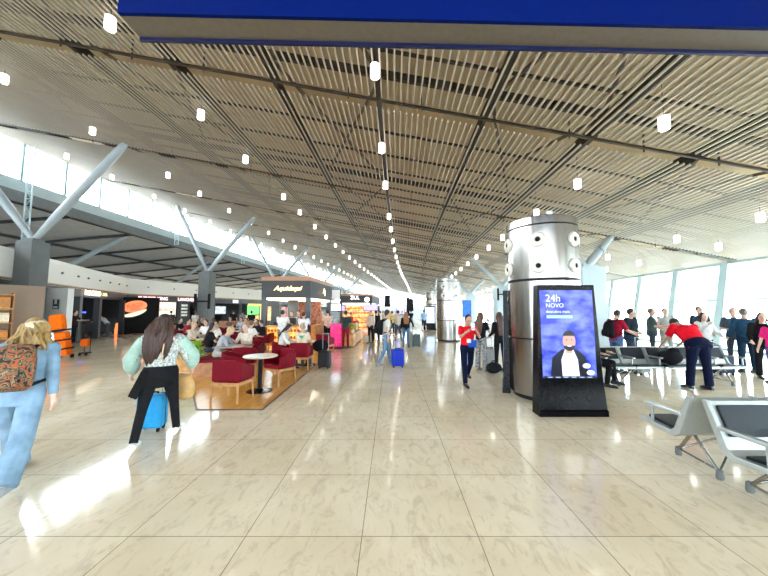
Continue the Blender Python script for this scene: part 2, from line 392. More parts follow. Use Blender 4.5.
# clerestory: panes, mullions
gm = MB(); fm = MB(); yy = [15.5-10.3*2+2.06*i for i in range(53)]
for i, (a, b) in enumerate(zip(yy[:-1], yy[1:])):
    gm.add([V(-19.5+S(a), a, 8.45), V(-19.5+S(b), b, 8.45), V(-19.5+S(b), b, 10.38), V(-19.5+S(a), a, 10.38)], [(0,1,2,3)])
    bar(fm, V(-19.4+S(a), a, 8.45), V(-19.4+S(a), a, 10.38), .13, .13)
w = gm.build('window_1', GLASS); structure(w); structure(fm.build('window_frame', COLD, w))
# truss masts in front of the clerestory
def mast(x, y, z0, z1):
    mb = MB()
    for dx in (-.16, .16): mb.tube((dx, 0, 0), (dx, 0, z1-z0), .035, n=8)
    n = int((z1-z0)/.4)
    for i in range(n):
        z = (z1-z0)*i/n; zz = (z1-z0)*(i+1)/n; s = 1 if i % 2 else -1
        mb.tube((-.16*s, 0, z), (.16*s, 0, zz), .015, n=6); mb.tube((-.16, 0, z), (.16, 0, z), .018, n=6)
    return mb.build('truss_mast', mat('mast_steel', (.42,.52,.56), .4), smooth=True, loc=(x, y, z0))
for k, y in enumerate((5.2, 15.5, 25.8, 36.1, 46.4)):
    o = mast(-18.9+S(y), y, 4.2 if k == 1 else 7.3, 10.3)
    structure(o)
# lower roof beyond the clerestory
lr = MB(); lb = MB()
for a, b in zip(YS[:-1], YS[1:]):
    lr.add([V(-19.6+S(a), a, 8.0), V(-19.6+S(b), b, 8.0), V(-40+S(b), b, 5.2), V(-40+S(a), a, 5.2)], [(0,1,2,3)])
for i in range(26):
    y = -8+4.6*i; bar(lb, V(-19.7+S(y), y, 7.9), V(-39+S(y), y-3, 5.2), .18, .16)
for x in (-21, -27, -33):
    for a, b in zip(YS[:-1], YS[1:]):
        z = 8.0+(x+19.6)*2.8/20.4; bar(lb, V(x+S(a), a, z-.1), V(x+S(b), b, z-.1), .12, .2)
structure(lr.build('ceiling_lower', LROOF)); structure(lb.build('ceiling_lower_beams', CHAR))
m = MB(); m.box(-41, -40, -12, 112, 0, 12); structure(m.build('wall_left', mat('dark_service_wall', (.08,.085,.09), .8)))

# ------------------------------------------------------------------ right glazed wall, leaning outwards
ym = [13.84-2.48*10+2.48*i for i in range(49)]
gm = MB(); fm = MB()
for a, b in zip(ym[:-1], ym[1:]):
    if b > 112: break
    sa, sb = S(a), S(b)
    gm.add([V(14.32+sa, a, 0), V(14.32+sb, b, 0), V(15.02+sb, b, 3.8), V(15.02+sa, a, 3.8)], [(0,1,2,3)])
    bar(fm, V(14.2+sa, a, 0), V(14.9+sa, a, 3.8), .34, .16)
    bar(fm, V(14.7+sa, a, 2.2), V(14.7+sb, b, 2.2), .08, .08); bar(fm, V(14.32+sa, a, .05), V(14.32+sb, b, .05), .1, .1)
w = gm.build('window_2', glass_mat('tinted_wall_glass', (.82,.95,1.), .05)); structure(w); structure(fm.build('window_frame', COLD, w))
# slanting outer braces seen through the glass
m = MB()
for y in (17, 27.3, 37.6): m.tube((17+S(y), y, -5), (17.6+S(y), y, 4.5), .3, n=12)
structure(m.build('trim_5', COLD))

# ------------------------------------------------------------------ store front on the left
P = [(-12.2,5), (-13.9,9.3), (-15.6,13.2), (-17.6,17.5), (-20.2,23.6), (-18.8,27.6), (-15.6,36.8), (-13.4,60), (-10.5,85), (-8,111)]
structure(strip('trim_6', P, 3.05, 4.2, 5., mat('white_fascia', (.86,.84,.78), .5, noise=.03)))
structure(strip('trim_7', P, 2.93, 3.05, .5, TAN)); structure(strip('trim_8', P, 2.5, 2.93, .45, SHOPG))
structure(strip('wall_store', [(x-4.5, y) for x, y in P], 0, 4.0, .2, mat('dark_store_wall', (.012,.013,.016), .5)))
structure(strip('ceiling_store', P, 2.95, 3.0, 5, MATBLK))
# round downlights set in the fascia
def on(p, q, t, off=0, z=0):
    p = V(*p, 0); q = V(*q, 0); n = V((q-p).y, -(q-p).x, 0).normalized()
    return p+(q-p)*t+n*off+V(0,0,z)
fl0 = None
for (i, ts) in ((2,(.2,.55,.9)), (3,(.1,.32,.54,.76,.97)), (4,(.35,.85)), (5,(.15,.37,.59,.81)), (6,(.1,.2,.3))):
    for t in ts:
        c = on(P[i], P[i+1], t, .03, 3.62)
        if fl0 is None:
            mb = MB(); mb.ell((0,0,0), (.06,.06,.06)); fl0 = mb.build('wall_spotlight', mat('dark_fitting', (.18,.18,.17), .5), smooth=True, loc=c)
            tag(fl0, 'small round grey spotlight fitting in the white parapet above the shops', 'spotlight', 'round fittings along the white parapet')
        else: dup(fl0, c)
# store posts and openings
def post(p, w, z, m, name='store_post'):
    mb = MB(); mb.box(-w/2, w/2, -w/2, w/2, 0, z); o = mb.build(name, m, loc=p); o.rotation_euler.z = math.atan2(P[4][1]-P[3][1], P[4][0]-P[3][0]); return structure(o)
for i, t in ((2,.95),(3,.32),(3,.90),(4,.03),(4,.98),(5,.35),(5,.7),(6,.02),(6,.3)):
    post(on(P[i], P[i+1], t), .3, 2.5, SHOPG)
# inner lit things: blue neon, counter, glow
d3 = math.atan2(P[4][1]-P[3][1], P[4][0]-P[3][0])
sg = empty('store_sign', on(P[3], P[4], .24, .06, 2.76), d3); tag(sg, 'lit white shop name ROCELO above the dark store on the left', 'sign')
SIGNW = mat('lit_letters', (1,.93,.8), .4, noise=0, emit=5, ecol=(1,.84,.64)); SIGNY = mat('warm_lit_letters', (1,.8,.45), .4, noise=0, emit=7, ecol=(1,.62,.25))
text('lettering', 'ROCELO', .44, SIGNW, sg, (-.3,0,0), (PI/2,0,0), .02, spacing=1.12, xs=1.05)
mb = MB(); mb.box(.95,1.5,-.02,.0,.03,.08); mb.box(.95,1.5,-.02,.0,-.08,-.03); mb.build('small_lettering', SIGNY, sg)
def tl(o, s, c, g=None): return tag(o, s, c, g)
mb = MB(); mb.box(-.7,.7,-.05,.05,-.04,.04); o = mb.build('neon_light', mat('blue_neon', (.05,.1,1), .4, noise=0, emit=12, ecol=(.03,.06,1)), bevel=.03, loc=on(P[3],P[4],.3,-.8,1.62)); o.rotation_euler.z = d3
tl(o, 'blue glowing light bar inside the dark store', 'light')
mb = MB(); mb.box(-1.0,1.0,-.3,.3,0,.95); o = mb.build('store_counter', CHAR, loc=on(P[3],P[4],.12,-.7)); mb = MB(); mb.box(-1.05,1.05,-.33,.33,.95,1.0); mb.build('worktop', MATBLK, o); o.rotation_euler.z = d3
tl(o, 'black counter at the entrance of the dark store', 'counter')
o = MB().lathe([(.03,0),(.16,.02),(.17,.5),(.12,.95),(.1,1.3),(.02,1.32)], n=14).build('display_stand', mat('orange_glow', (.9,.25,.06), .5, noise=.3, nscale=5, emit=3, ecol=(1,.25,.08)), smooth=True, loc=on(P[3],P[4],.93,-.3)); tl(o, 'orange lit display stand at the dark store doorway', 'display'); o.scale = (.9,.9,.62)
# burger bun sign
d5_ = math.atan2(P[6][1]-P[5][1], P[6][0]-P[5][0]); d4 = math.atan2(P[5][1]-P[4][1], P[5][0]-P[4][0])
bg = empty('burger_sign', on(P[4],P[5],.0,.25,1.7), d4); bg.location = (-19.35,23.4,1.75); tag(bg, 'round red and orange burger shop sign on a black panel', 'sign')
def disc(mb, rx, rz, y0, y1, cx=0, cz=0, a0=0, a1=2*PI, n=32, rot=0):
    pts = []
    for j in range(n+1 if a1-a0 < 6.2 else n):
        t = a0+(a1-a0)*j/n; x, z = rx*math.cos(t), rz*math.sin(t); pts.append((cx+x*math.cos(rot)-z*math.sin(rot), y0, cz+x*math.sin(rot)+z*math.cos(rot)))
    return mb.prism(pts, (0, y1-y0, 0))
mb = MB(); mb.box(-1.1,1.9,.1,.2,-1.75,.95); mb.build('panel', MATBLK, bg)
PKW = mat('bun_red_print', (.8,.03,.02), .5, noise=0, emit=1.2, ecol=(1,.02,.02))
disc(MB(), .92, .42, .05, .1, 0, .28, rot=.12).build('bun', mat('bun_orange', (1,.22,.06), .4, noise=.15, nscale=6, emit=2.6, ecol=(1,.2,.07)), bg)
disc(MB(), .92, .3, .03, .1, 0, -.12, PI, 2*PI, rot=.25).build('lower_bun', mat('bun_cream', (1,.85,.7), .4, emit=1.5), bg)
text('lettering', 'BURGER', .34, PKW, bg, (0,.02,.34), (PI/2,-.15,0), .01)
text('lettering', 'KING', .3, PKW, bg, (0.05,.02,.1), (PI/2,-.15,0), .01)
bg.rotation_euler.z = .66; bg.scale = (.78,.78,1.05)
s2 = empty('store_sign', (-18.65,25.6,2.72), .9); tag(s2, 'pale pink lit BURGER KING lettering on the grey band above the menu boards', 'sign')
s2.location = on(P[4],P[5],.45,.08,2.72); s2.rotation_euler.z = d4
PINKL = mat('pink_lit_letters', (1,.8,.8), .4, noise=0, emit=7, ecol=(1,.55,.58))
text('lettering', 'BURGER KING', .36, PINKL, s2, (0,0,0), (PI/2,0,0), .02)
s3 = empty('store_sign', on(P[5],P[6],.05,.08,2.72), math.atan2(P[6][1]-P[5][1], P[6][0]-P[5][0])); tag(s3, 'short pink lit lettering left of the grey concrete pillar', 'sign')
text('lettering', 'LANCHES', .36, PINKL, s3, (0,0,0), (PI/2,0,0), .02)
def panel(name, label, cat, c, rz, w, h, m, extra=()):
    o = empty(name, c, rz); tag(o, label, cat)
    MB().box(-w/2-.04,w/2+.04,.0,.08,-h/2-.04,h/2+.04).build('frame', MATBLK, o)
    MB().box(-w/2,w/2,-.02,.0,-h/2,h/2).build('screen', m, o)
    return o
o = panel('menu_board', 'wide cream lit menu board behind the burger counter', 'menu board', on(P[4],P[5],.72,-.1,1.8), d4, 2.3, 1.3, mat('cream_menu', (1,.95,.8), .5, noise=.12, nscale=2.5, emit=2, ecol=(1,.9,.68)))
text('lettering', 'BURGER', .35, mat('red_print', (.8,.1,.05), .5), o, (.1,-.03,.0), (PI/2,0,0), .004)
o = panel('menu_screen', 'narrow lilac lit menu screen left of the cream menu board', 'screen', on(P[4],P[5],.36,-.1,1.75), d4, .55, 1.1, mat('lilac_screen', (.5,.5,1), .5, noise=.1, nscale=3, emit=3, ecol=(.5,.48,1)))
o = panel('menu_screen', 'small blue-white lit screen right of the cream menu board', 'screen', on(P[4],P[5],1.1,-.05,2.2), d5_, .7, .3, mat('blue_white_screen', (.7,.8,1), .5, emit=4))
o = panel('poster', 'black poster with white lettering beside the concrete pillar', 'poster', on(P[5],P[6],.03,.03,1.75), math.atan2(P[6][1]-P[5][1], P[6][0]-P[5][0]), 1.2, 1.5, mat('black_poster', (.01,.012,.01), .5))
for z in (.45,.15,-.15,-.42): MB().box(-.3,.35,-.035,-.02,z-.09,z+.09).build('lettering', mat('poster_white', (.75,.8,.7), .5, noise=.4, nscale=14, emit=.6), o)
d5 = math.atan2(P[6][1]-P[5][1], P[6][0]-P[5][0])
GREENL = mat('green_lit', (.1,.8,.15), .5, noise=.25, nscale=2.5, emit=4, ecol=(.12,.85,.12))
o = panel('menu_board', 'bright green lit snack bar board left of the charcoal coffee kiosk', 'menu board', on(P[5],P[6],.93,.05,1.85), d5, 2.6, 1.1, GREENL); 
MB().box(-1.2,1.2,-.05,-.02,.45,.68).build('sign_band', mat('yellow_lit', (1,.75,.1), .5, noise=.2, nscale=2, emit=3, ecol=(1,.7,.1)), o)
o = panel('shop_window', 'orange lit snack display under the bright green board', 'display', on(P[5],P[6],.90,.05,.95), d5, 2.4, .5, mat('orange_snacks', (1,.6,.2), .5, noise=.5, nscale=6, emit=1.4, ecol=(1,.55,.2)))
o = panel('shop_window', 'bright white shop window right of the concrete pillar', 'display', on(P[5],P[6],.52,-1.5,1.8), d5, 2.4, .8, mat('white_window_light', (.75,.8,.85), .5, noise=.5, nscale=2, emit=1.6, ecol=(.7,.85,1)))
o = panel('menu_screen', 'small white lit sign below the parapet over the food court', 'sign', on(P[5],P[6],.62,.08,2.72), d5, .7, .3, mat('blue_white_screen', (.7,.8,1)))
for k, (t, mm, wd, lab) in enumerate(((.08, mat('amber_front', (.9,.6,.3), .5, noise=.4, nscale=2, emit=1.2, ecol=(1,.7,.35)), 4, 'amber lit shop front seen between the two kiosks'), (.3, mat('pink_front', (.8,.4,.4), .5, noise=.4, nscale=2, emit=1), 4, 'distant pink lit shop front behind the second kiosk'), (.55, mat('cool_front', (.6,.7,.8), .5, noise=.4, nscale=2, emit=1.5), 4, 'distant pale blue lit shop front beyond the second kiosk'))):
    d6 = math.atan2(P[7][1]-P[6][1], P[7][0]-P[6][0]); panel('shop_window', lab, 'display', on(P[6],P[7],t,.1,1.4), d6, wd, 1.8, mm)

# ------------------------------------------------------------------ pillars and tree branches
def sq_pillar(x, y, w, z, m, name='pillar'):
    mb = MB(); mb.box(-w/2, w/2, -w/2, w/2, 0, z); mb.box(-w/2-.0, w/2, -w/2-.005, -w/2, z*.5, z*.5+.02)
    mb.box(-w*.33, w*.33, -w*.33, w*.33, z, z+.12)
    return structure(mb.build(name, m, bevel=.03, loc=(x, y, 0)))
for y in (2.3, 12.6, 22.9, 33.2, 43.5, 54):
    x = -14.95+S(y)*(2.2 if y > 20 else 1); sq_pillar(x, y, .68 if y < 20 else .8, 4.55, CONC)
    mb = MB()
    for ex, ey in ((3.2, .4), ((-3.6, -1.2) if y < 20 else (-3.4, 1.2))):
        q = rp(x+ex-S(y), y+ey, .1); q.x -= S(y+ey)-S(y)
        a = V(x, y, 4.6); d = (q-a)
        mb.tube(a, a+d*.22, .10, .16, 14); mb.tube(a+d*.22, a+d*.9, .16, .16, 14); mb.tube(a+d*.9, q+d*.04, .16, .1, 14)
    structure(mb.build('pillar_branches', GREYST, smooth=True))
for y in (2.3, 12.6, 22.9, 33.2, 43.5, 54):
    x = 7.95+S(y)*.4; sq_pillar(x, y, .95, 3.45, PALE)
    mb = MB()
    for ex, ey in ((-2.1, 0.3), (1.7, .9)):
        q = rp(x+ex-S(y), y+ey, .1)
        a = V(x, y, 3.5); d = (q-a)
        mb.tube(a, a+d*.2, .12, .17, 14); mb.tube(a+d*.2, q+d*.04, .17, .14, 14); mb.tube(a+d*.5, a+d*.55, .21, .21, 14)
    structure(mb.build('pillar_branches', GREYST, smooth=True))
# slender props under the lower roof
mb = MB(); mb.tube((-22.2,20,4.0), (-21.4,24.5,7.7), .16, n=12); mb.tube((-22.2,31,4.0), (-21.4,36,7.7), .16, n=12); structure(mb.build('trim_9', GREYST, smooth=True))
def wall_lamps(x, y, z, s=1., lab=None):
    o = empty('loudspeaker_bracket', (x, y, z)); o.scale = (s,s,s); tag(o, lab, 'speaker')
    for dx in (-.5, .5): MB().box(dx-.07, dx+.07, -.1, .06, -.55, .55).build('column_speaker', MATBLK, o, bevel=.02)
    MB().box(-.5,.5,-.03,.03,-.05,.05).build('bracket', MATBLK, o); return o
wall_lamps(-13.67, 22.39, 2.4, 1.0, 'pair of black column speakers on the concrete pillar above the food court')
wall_lamps(8.15, 22.35, 2.9, .8, 'pair of black column speakers on the pale pillar behind the two women')
mb = MB(); mb.box(-.12,.12,-.02,.02,-.12,.12); o = mb.build('pictogram', mat('teal_sign', (.02,.45,.5), .4, emit=.4), loc=(8.3,22.40,1.75)); tag(o, 'small teal square pictogram on the pale pillar', 'sign')

# ------------------------------------------------------------------ steel air columns
def air_column(x, y, label, far=False):
    o = empty('air_column', (x, y, 0)); tag(o, label, 'column')
    r = .68
    MB().lathe([(r-.06,0),(r-.06,.08)], n=48).build('plinth', MATBLK, o)
    for z0, z1 in ((.09,1.15),(1.18,2.28),(2.33,3.36)): MB().lathe([(r,z0),(r,z1)], n=64).build('steel_drum', STEEL, o, smooth=True)
    mb = MB(); mb.lathe([(r-.015,1.14),(r-.015,1.19)], n=48); mb.lathe([(r-.015,2.27),(r-.015,2.34)], n=48); mb.lathe([(r-.015,3.35),(r-.015,3.40)], n=48); mb.build('joint_band', MATBLK, o)
    MB().lathe([(r,3.39),(r,3.53),(r-.03,3.55),(r-.03,3.5),(.02,3.48)], n=64).build('rim', STEEL, o, smooth=False)
    MB().box(-.16,-.06,-.62,-.56,3.5,3.62).build('cap_fitting', WHITE, o)
    nm = mat('nozzle_white', (.75,.70,.62), .4)
    for z in (2.56, 3.07):
        for k in range(6):
            a = R(-121+60*k); M = Matrix.Translation((math.cos(a)*r, math.sin(a)*r, z)) @ Matrix.Rotation(a, 4, 'Z') @ Matrix.Rotation(PI/2, 4, 'Y')
            mb = MB(); mb.lathe([(.145,-.02),(.145,.02),(.12,.05),(.06,.045),(.055,.01),(.01,0)], n=20); mb.v = [tuple(M @ Vector(p)) for p in mb.v]
            nz = mb.build('nozzle', nm, o, smooth=False)
            mb = MB(); mb.ell((0,-.0,.025), (.045,.045,.025)); mb.v = [tuple(M @ Vector(p)) for p in mb.v]; mb.build('nozzle_eye', MATBLK, nz, smooth=True)
    return o
c1 = air_column(3.16, 6.42, 'large round brushed steel air column behind the advertising screen')
dup(c1, (3.3, 17.9, 0), label='round brushed steel air column further back, in the middle of the hall')
dup(c1, (4.0, 29.4, 0), label='third and smallest steel air column, behind the distant screen')
dup(c1, (5.6, 41, 0), label='farthest steel air column, barely seen in the distance')

# ------------------------------------------------------------------ advertising screens
def screen_mat(name, c, e): return mat(name, (.01,.01,.012), .3, noise=0, emit=e/EK, ecol=c, spec=.2)
def totem(x, y, rz, label, art=True, tap=0):
    o = empty('advertising_totem', (x, y, 0), rz); tag(o, label, 'screen')
    w = .56
    mb = MB()   # side profile: flared foot, upright head
    prof = [(-.07,0),(-.07,.09),(-.045,.1),(0,.62),(.03,2.14),(.2,2.14),(.2,0)]
    vs = []
    for s in (-1, 1):
        for yy, z in prof: vs.append((s*(w-.085*z/2.14), yy, z))
    n = len(prof); mb.add(vs, [tuple(range(n)), tuple(reversed(range(n, 2*n)))]+[(j, n+j, n+(j+1) % n, (j+1) % n) for j in range(n)])
    mb.build('housing', BLACK, o, bevel=.008)
    sc = empty('screen', (0,-.012,0)); sc.parent = o; sc.rotation_euler = (-.0197,0,0)
    bpy.data.objects.remove(sc)
    T = Matrix.Translation((0,.0,.60)) @ Matrix.Rotation(-.0197, 4, 'X')
    def flat(pts, d, nm, m, par):
        mb = MB(); mb.prism([T @ V(px_, -.006-d*.0015, pz_) for px_, pz_ in pts], (0,.0012,0)); return mb.build(nm, m, par)
    R_ = lambda x0,x1,z0,z1: [(x0,z0),(x1,z0),(x1,z1),(x0,z1)]
    if not art:
        sm = mat('pale_blue_screen', (.6,.75,1), .4, noise=.3, nscale=4, emit=3, ecol=(.4,.55,1)); flat(R_(-.42,.42,.02,1.44), 0, 'screen', sm, o); return o
    blue = bpy.data.materials.new('blue_screen'); blue.use_nodes = True; nt = blue.node_tree; b = nt.nodes['Principled BSDF']
    nz = nt.nodes.new('ShaderNodeTexNoise'); nz.inputs['Scale'].default_value = 3.2; nz.inputs['Detail'].default_value = 4; nt.links.new(tex_vec(nt, (1,1,1.7)), nz.inputs['Vector'])
    rp_ = nt.nodes.new('ShaderNodeValToRGB'); e = rp_.color_ramp.elements; e[0].position = .4; e[0].color = (.012,.03,.55,1); e[1].position = .68; e[1].color = (.22,.3,.9,1)
    nt.links.new(nz.outputs['Fac'], rp_.inputs['Fac']); nt.links.new(rp_.outputs['Color'], b.inputs['Emission Color']); b.inputs['Emission Strength'].default_value = SCR; b.inputs['Base Color'].default_value = (.01,.01,.03,1); b.inputs['Roughness'].default_value = .08; b.inputs['Specular IOR Level'].default_value = .2
    s = flat(R_(-.455,.43,0,1.45), 0, 'screen', blue, o)
    wt = screen_mat('screen_white', (.85,.9,1), SCR*1.1); gr = screen_mat('screen_green', (.45,.9,.6), SCR*.9); dk = screen_mat('screen_navy', (.004,.008,.03), SCR*.5); sk = screen_mat('screen_skin', (.75,.42,.33), SCR*.9); hr = screen_mat('screen_hair', (.02,.015,.02), SCR*.4)
    lb = screen_mat('screen_pale', (.45,.6,1), SCR)
    # man: jacket, shirt, neck, head, hair, beard
    flat([(-.33,.0),(.3,.0),(.27,.34),(.12,.47),(-.13,.47),(-.29,.33)], 1, 'pictured_jacket', dk, s)
    flat([(-.13,.0),(.15,.0),(.13,.3),(.06,.47),(-.07,.47),(-.14,.3)], 2, 'pictured_shirt', wt, s)
    el = lambda cx, cz, rx, rz_, n=20, a0=0, a1=2*PI: [(cx+rx*math.cos(a0+(a1-a0)*j/n), cz+rz_*math.sin(a0+(a1-a0)*j/n)) for j in range(n if a1-a0 > 6 else n+1)]
    flat([(-.06,.4),(.05,.4),(.05,.52),(-.06,.52)], 3, 'pictured_neck', sk, s)
    flat(el(0,.6,.105,.15), 4, 'pictured_head', sk, s)
    flat(el(0,.64,.115,.14,14,.35,PI-.35), 5, 'pictured_hair', hr, s)
    flat(el(0,.55,.1,.11,14,PI+.2,2*PI-.2), 5, 'pictured_beard', hr, s)
    flat(el(0,.525,.035,.012), 6, 'pictured_smile', wt, s)
    for sx in (-.042,.042): flat(el(sx,.625,.014,.008,10), 6, 'pictured_eye', hr, s)
    flat(R_(-.35,.08,.98,1.03), 1, 'button_bar', gr, s)
    for z, t_, sz in ((1.31,'24h',.17),(1.19,'NOVO',.1),(1.09,'descubra mais',.07)):
        t = text('lettering', t_, sz, wt, s, tuple(T @ V(-.36,-.011,z)), (PI/2-.0197,0,0), .0005, align='LEFT')
    for cx, cz in ((.27,.2),(.33,.09)): flat(el(cx,cz,.065,.04), 2, 'pictured_cloud', wt, s)
    flat(R_(-.44,.42,.0,.035), 3, 'caption_strip', dk, s)
    for k in range(6): flat(R_(-.38+k*.13,-.3+k*.13,.01,.024), 4, 'caption', lb, s)
    b2 = MB(); b2.box(-.08,.13,-.004,.0,.53,.545); b2.box(-.13,-.1,-.004,0,.52,.56); b2.build('maker_mark', mat('pale_print', (.7,.7,.7), .5, emit=.6), o)
    return o
SCR = .18
totem(2.95, 5.17, 0, 'tall black advertising screen showing a smiling bearded man on blue')
totem(2.54, 7.06, R(-110), 'black advertising screen seen edge-on at the left of the large steel column', art=False).scale = (.95,.6,1)
totem(3.5, 28.0, 0, 'distant black advertising screen glowing pale blue in front of the far column', art=False)

# ------------------------------------------------------------------ overhead blue sign
o = empty('overhead_sign', (-2.17, 2.28, 4.06), R(.2)); o.rotation_euler.y = R(1.2); tag(o, 'huge blue overhead sign box with grey underside at the top edge', 'sign')
BLUE = mat('signal_blue', (.0004,.008,.10), .5, noise=.06, nscale=.5, spec=.05)
MB().box(0,6.6,0,.03,0,1.3).build('front_panel', BLUE, o); MB().box(0,6.6,.03,.22,.0,.02).build('underside', mat('warm_grey_sheet', (.14,.12,.095), .5), o)
MB().box(0,6.6,.22,.245,-.03,1.3).build('rear_panel', mat('deep_navy', (.004,.008,.06), .4), o); MB().box(0,.03,.03,.22,.02,1.3).build('end_panel', BLUE, o)
mb = MB(); mb.tube((1,.2,1.3),(1,.2,2.9),.03); mb.tube((5.6,.2,1.3),(5.6,.2,2.0),.03); mb.build('hanger', GREYST, o)

# ------------------------------------------------------------------ pendant lamps
def lamp_mesh(lab):
    o = empty('pendant_lamp', (0,0,0)); tag(o, lab, 'lamp')
    MB().lathe([(.09,-.13),(.095,-.12),(.095,.11),(.08,.12)], n=20).build('lamp_shade', LAMPM, o, smooth=False)
    MB().lathe([(.01,-.14),(.08,-.14),(.08,-.132),(.01,-.132)], n=20).build('lens', LENS, o)
    MB().tube((0,0,.12),(0,0,.95),.006,n=6).build('cable', MATBLK, o)
    return o
LYS = [5.87,8.8,11.5,15.4,17.9,21,24]+[24+3.12*k for k in range(1,27)]
G = 'white cylinder pendant lamps hanging in long rows below the slatted roof'
l0 = None; far0 = None
for u in (-17.0,-11.72,-5.75,-.36,5.38,10.65,12.2):
    for y in LYS:
        if u == -17.0 and y < 15: continue
        if u == 12.2 and y > 40: continue
        p = rp(u, y, -.25)
        if y < 32:
            if l0 is None: l0 = lamp_mesh('white cylinder pendant lamp hanging by a thin cable from the slatted roof'); l0['group'] = G; l0.location = p
            else: dup(l0, p)
        else:
            if far0 is None:
                mb = MB(); mb.lathe([(.1,-.15),(.1,.15)], n=10); mb.mi = 1; mb.lathe([(.085,-.165),(.085,-.152)], n=10)
                far0 = mb.build('pendant_lamp', [LAMPM, LENS], loc=p); tag(far0, 'small distant white pendant lamp far down the hall', 'lamp', 'far rows of white pendant lamps')
            else: dup(far0, p)

# ------------------------------------------------------------------ airport benches
ALU = mat('silver_bench_paint', (.40,.43,.42), .32, .5, .03); PAD = mat('black_leatherette', (.008,.012,.017), .45, noise=.1, spec=.25)
def perf_mat():
    m = mat('perforated_sheet', (.36,.40,.40), .4, .4); nt = m.node_tree; b = nt.nodes['Principled BSDF']
    vo = nt.nodes.new('ShaderNodeTexVoronoi'); vo.inputs['Scale'].default_value = 55; vo.inputs['Randomness'].default_value = 0
    nt.links.new(tex_vec(nt), vo.inputs['Vector']); rp_ = nt.nodes.new('ShaderNodeValToRGB'); e = rp_.color_ramp.elements
    e[0].position = .28; e[0].color = (.05,.06,.06,1); e[1].position = .34; e[1].color = (.42,.46,.46,1)
    nt.links.new(vo.outputs['Distance'], rp_.inputs['Fac']); nt.links.new(rp_.outputs['Color'], b.inputs['Base Color']); return m
PERF = perf_mat()
def bench(x, y, rz, n, label, w=.64, pads=(True,)*8, perf_back=False):
    """local: seats along +x from 0, sitter faces -y"""
    o = empty('airport_bench', (x, y, 0), rz); tag(o, label, 'bench')
    L = n*w
    MB().box(.1,L-.1,-.22,-.15,.33,.39).build('beam', ALU, o, bevel=.008)
    for k in range(n):
        a = k*w+.03; b = (k+1)*w-.03; s = empty('x', (0,0,0)); bpy.data.objects.remove(s)
        mb = MB(); pr = [(-.5,.405),(-.49,.435),(-.1,.40),(-.03,.44),(.13,.83),(.155,.825),(0,.42),(-.06,.375),(-.1,.372)]
        mb.prism([V(a, yy, zz) for yy, zz in pr], (b-a,0,0)); st = mb.build('seat', PERF if perf_back else ALU, o)
        if pads[k]:
            mb = MB(); mb.prism([V(a+.03, yy, zz) for yy, zz in ((-.475,.436),(-.465,.47),(-.12,.43),(-.115,.402))], (b-a-.06,0,0)); mb.build('seat_pad', PAD, st, bevel=.008)
            mb = MB(); mb.prism([V(a+.03, yy, zz) for yy, zz in ((.01,.54),(-.015,.545),(.09,.805),(.115,.79))], (b-a-.06,0,0)); mb.build('back_pad', PAD, st, bevel=.008)
    for k in range(n+1):
        xx = k*w; mb = MB()
        pr = [(-.52,.40),(-.52,.44),(-.11,.415),(-.055,.45),(.115,.84),(.165,.835),(.015,.42),(-.06,.36),(-.1,.36)]
        mb.prism([V(xx-.022, yy, zz) for yy, zz in pr], (.044,0,0)); mb.build('seat_frame', ALU, o, bevel=.006)
        mb = MB(); mb.box(xx-.03,xx+.03,-.42,.04,.60,.635); mb.box(xx-.012,xx+.012,-.36,-.33,.42,.61); mb.build('armrest', ALU, o, bevel=.008)
    for xx in (.3, L-.3):
        mb = MB(); mb.tube((xx,-.18,.36),(xx-.06,-.44,.06),.017); mb.tube((xx,-.18,.36),(xx+.02,.1,.06),.017); mb.tube((xx-.06,-.44,.07),(xx+.5 if xx < L/2 else xx-.5,-.18,.36),.011)
        mb.tube((xx+.02,.1,.07),(xx+.5 if xx < L/2 else xx-.5,-.18,.36),.011); mb.tube((xx-.06,-.44,.08),(xx+.02,.1,.08),.011); lg = mb.build('leg_frame', STEEL, o, smooth=True)
        for fx, fy in ((xx-.06,-.44),(xx+.02,.1)): MB().lathe([(.026,0),(.034,.02),(.028,.09),(.015,.1)],(fx,fy,0),14).build('rubber_foot', mat('grey_rubber', (.12,.13,.13), .6), lg, smooth=True)
    return o
bench(3.05+4*.64, 3.36, PI, 4, 'silver bench facing away, its bare grey back towards the camera')
bench(3.06, 2.94, 0, 4, 'silver bench with black pads at the right edge, facing the camera')
bench(4.95, 7.62, 0, 5, 'long row of black perforated seats with people queueing behind it')

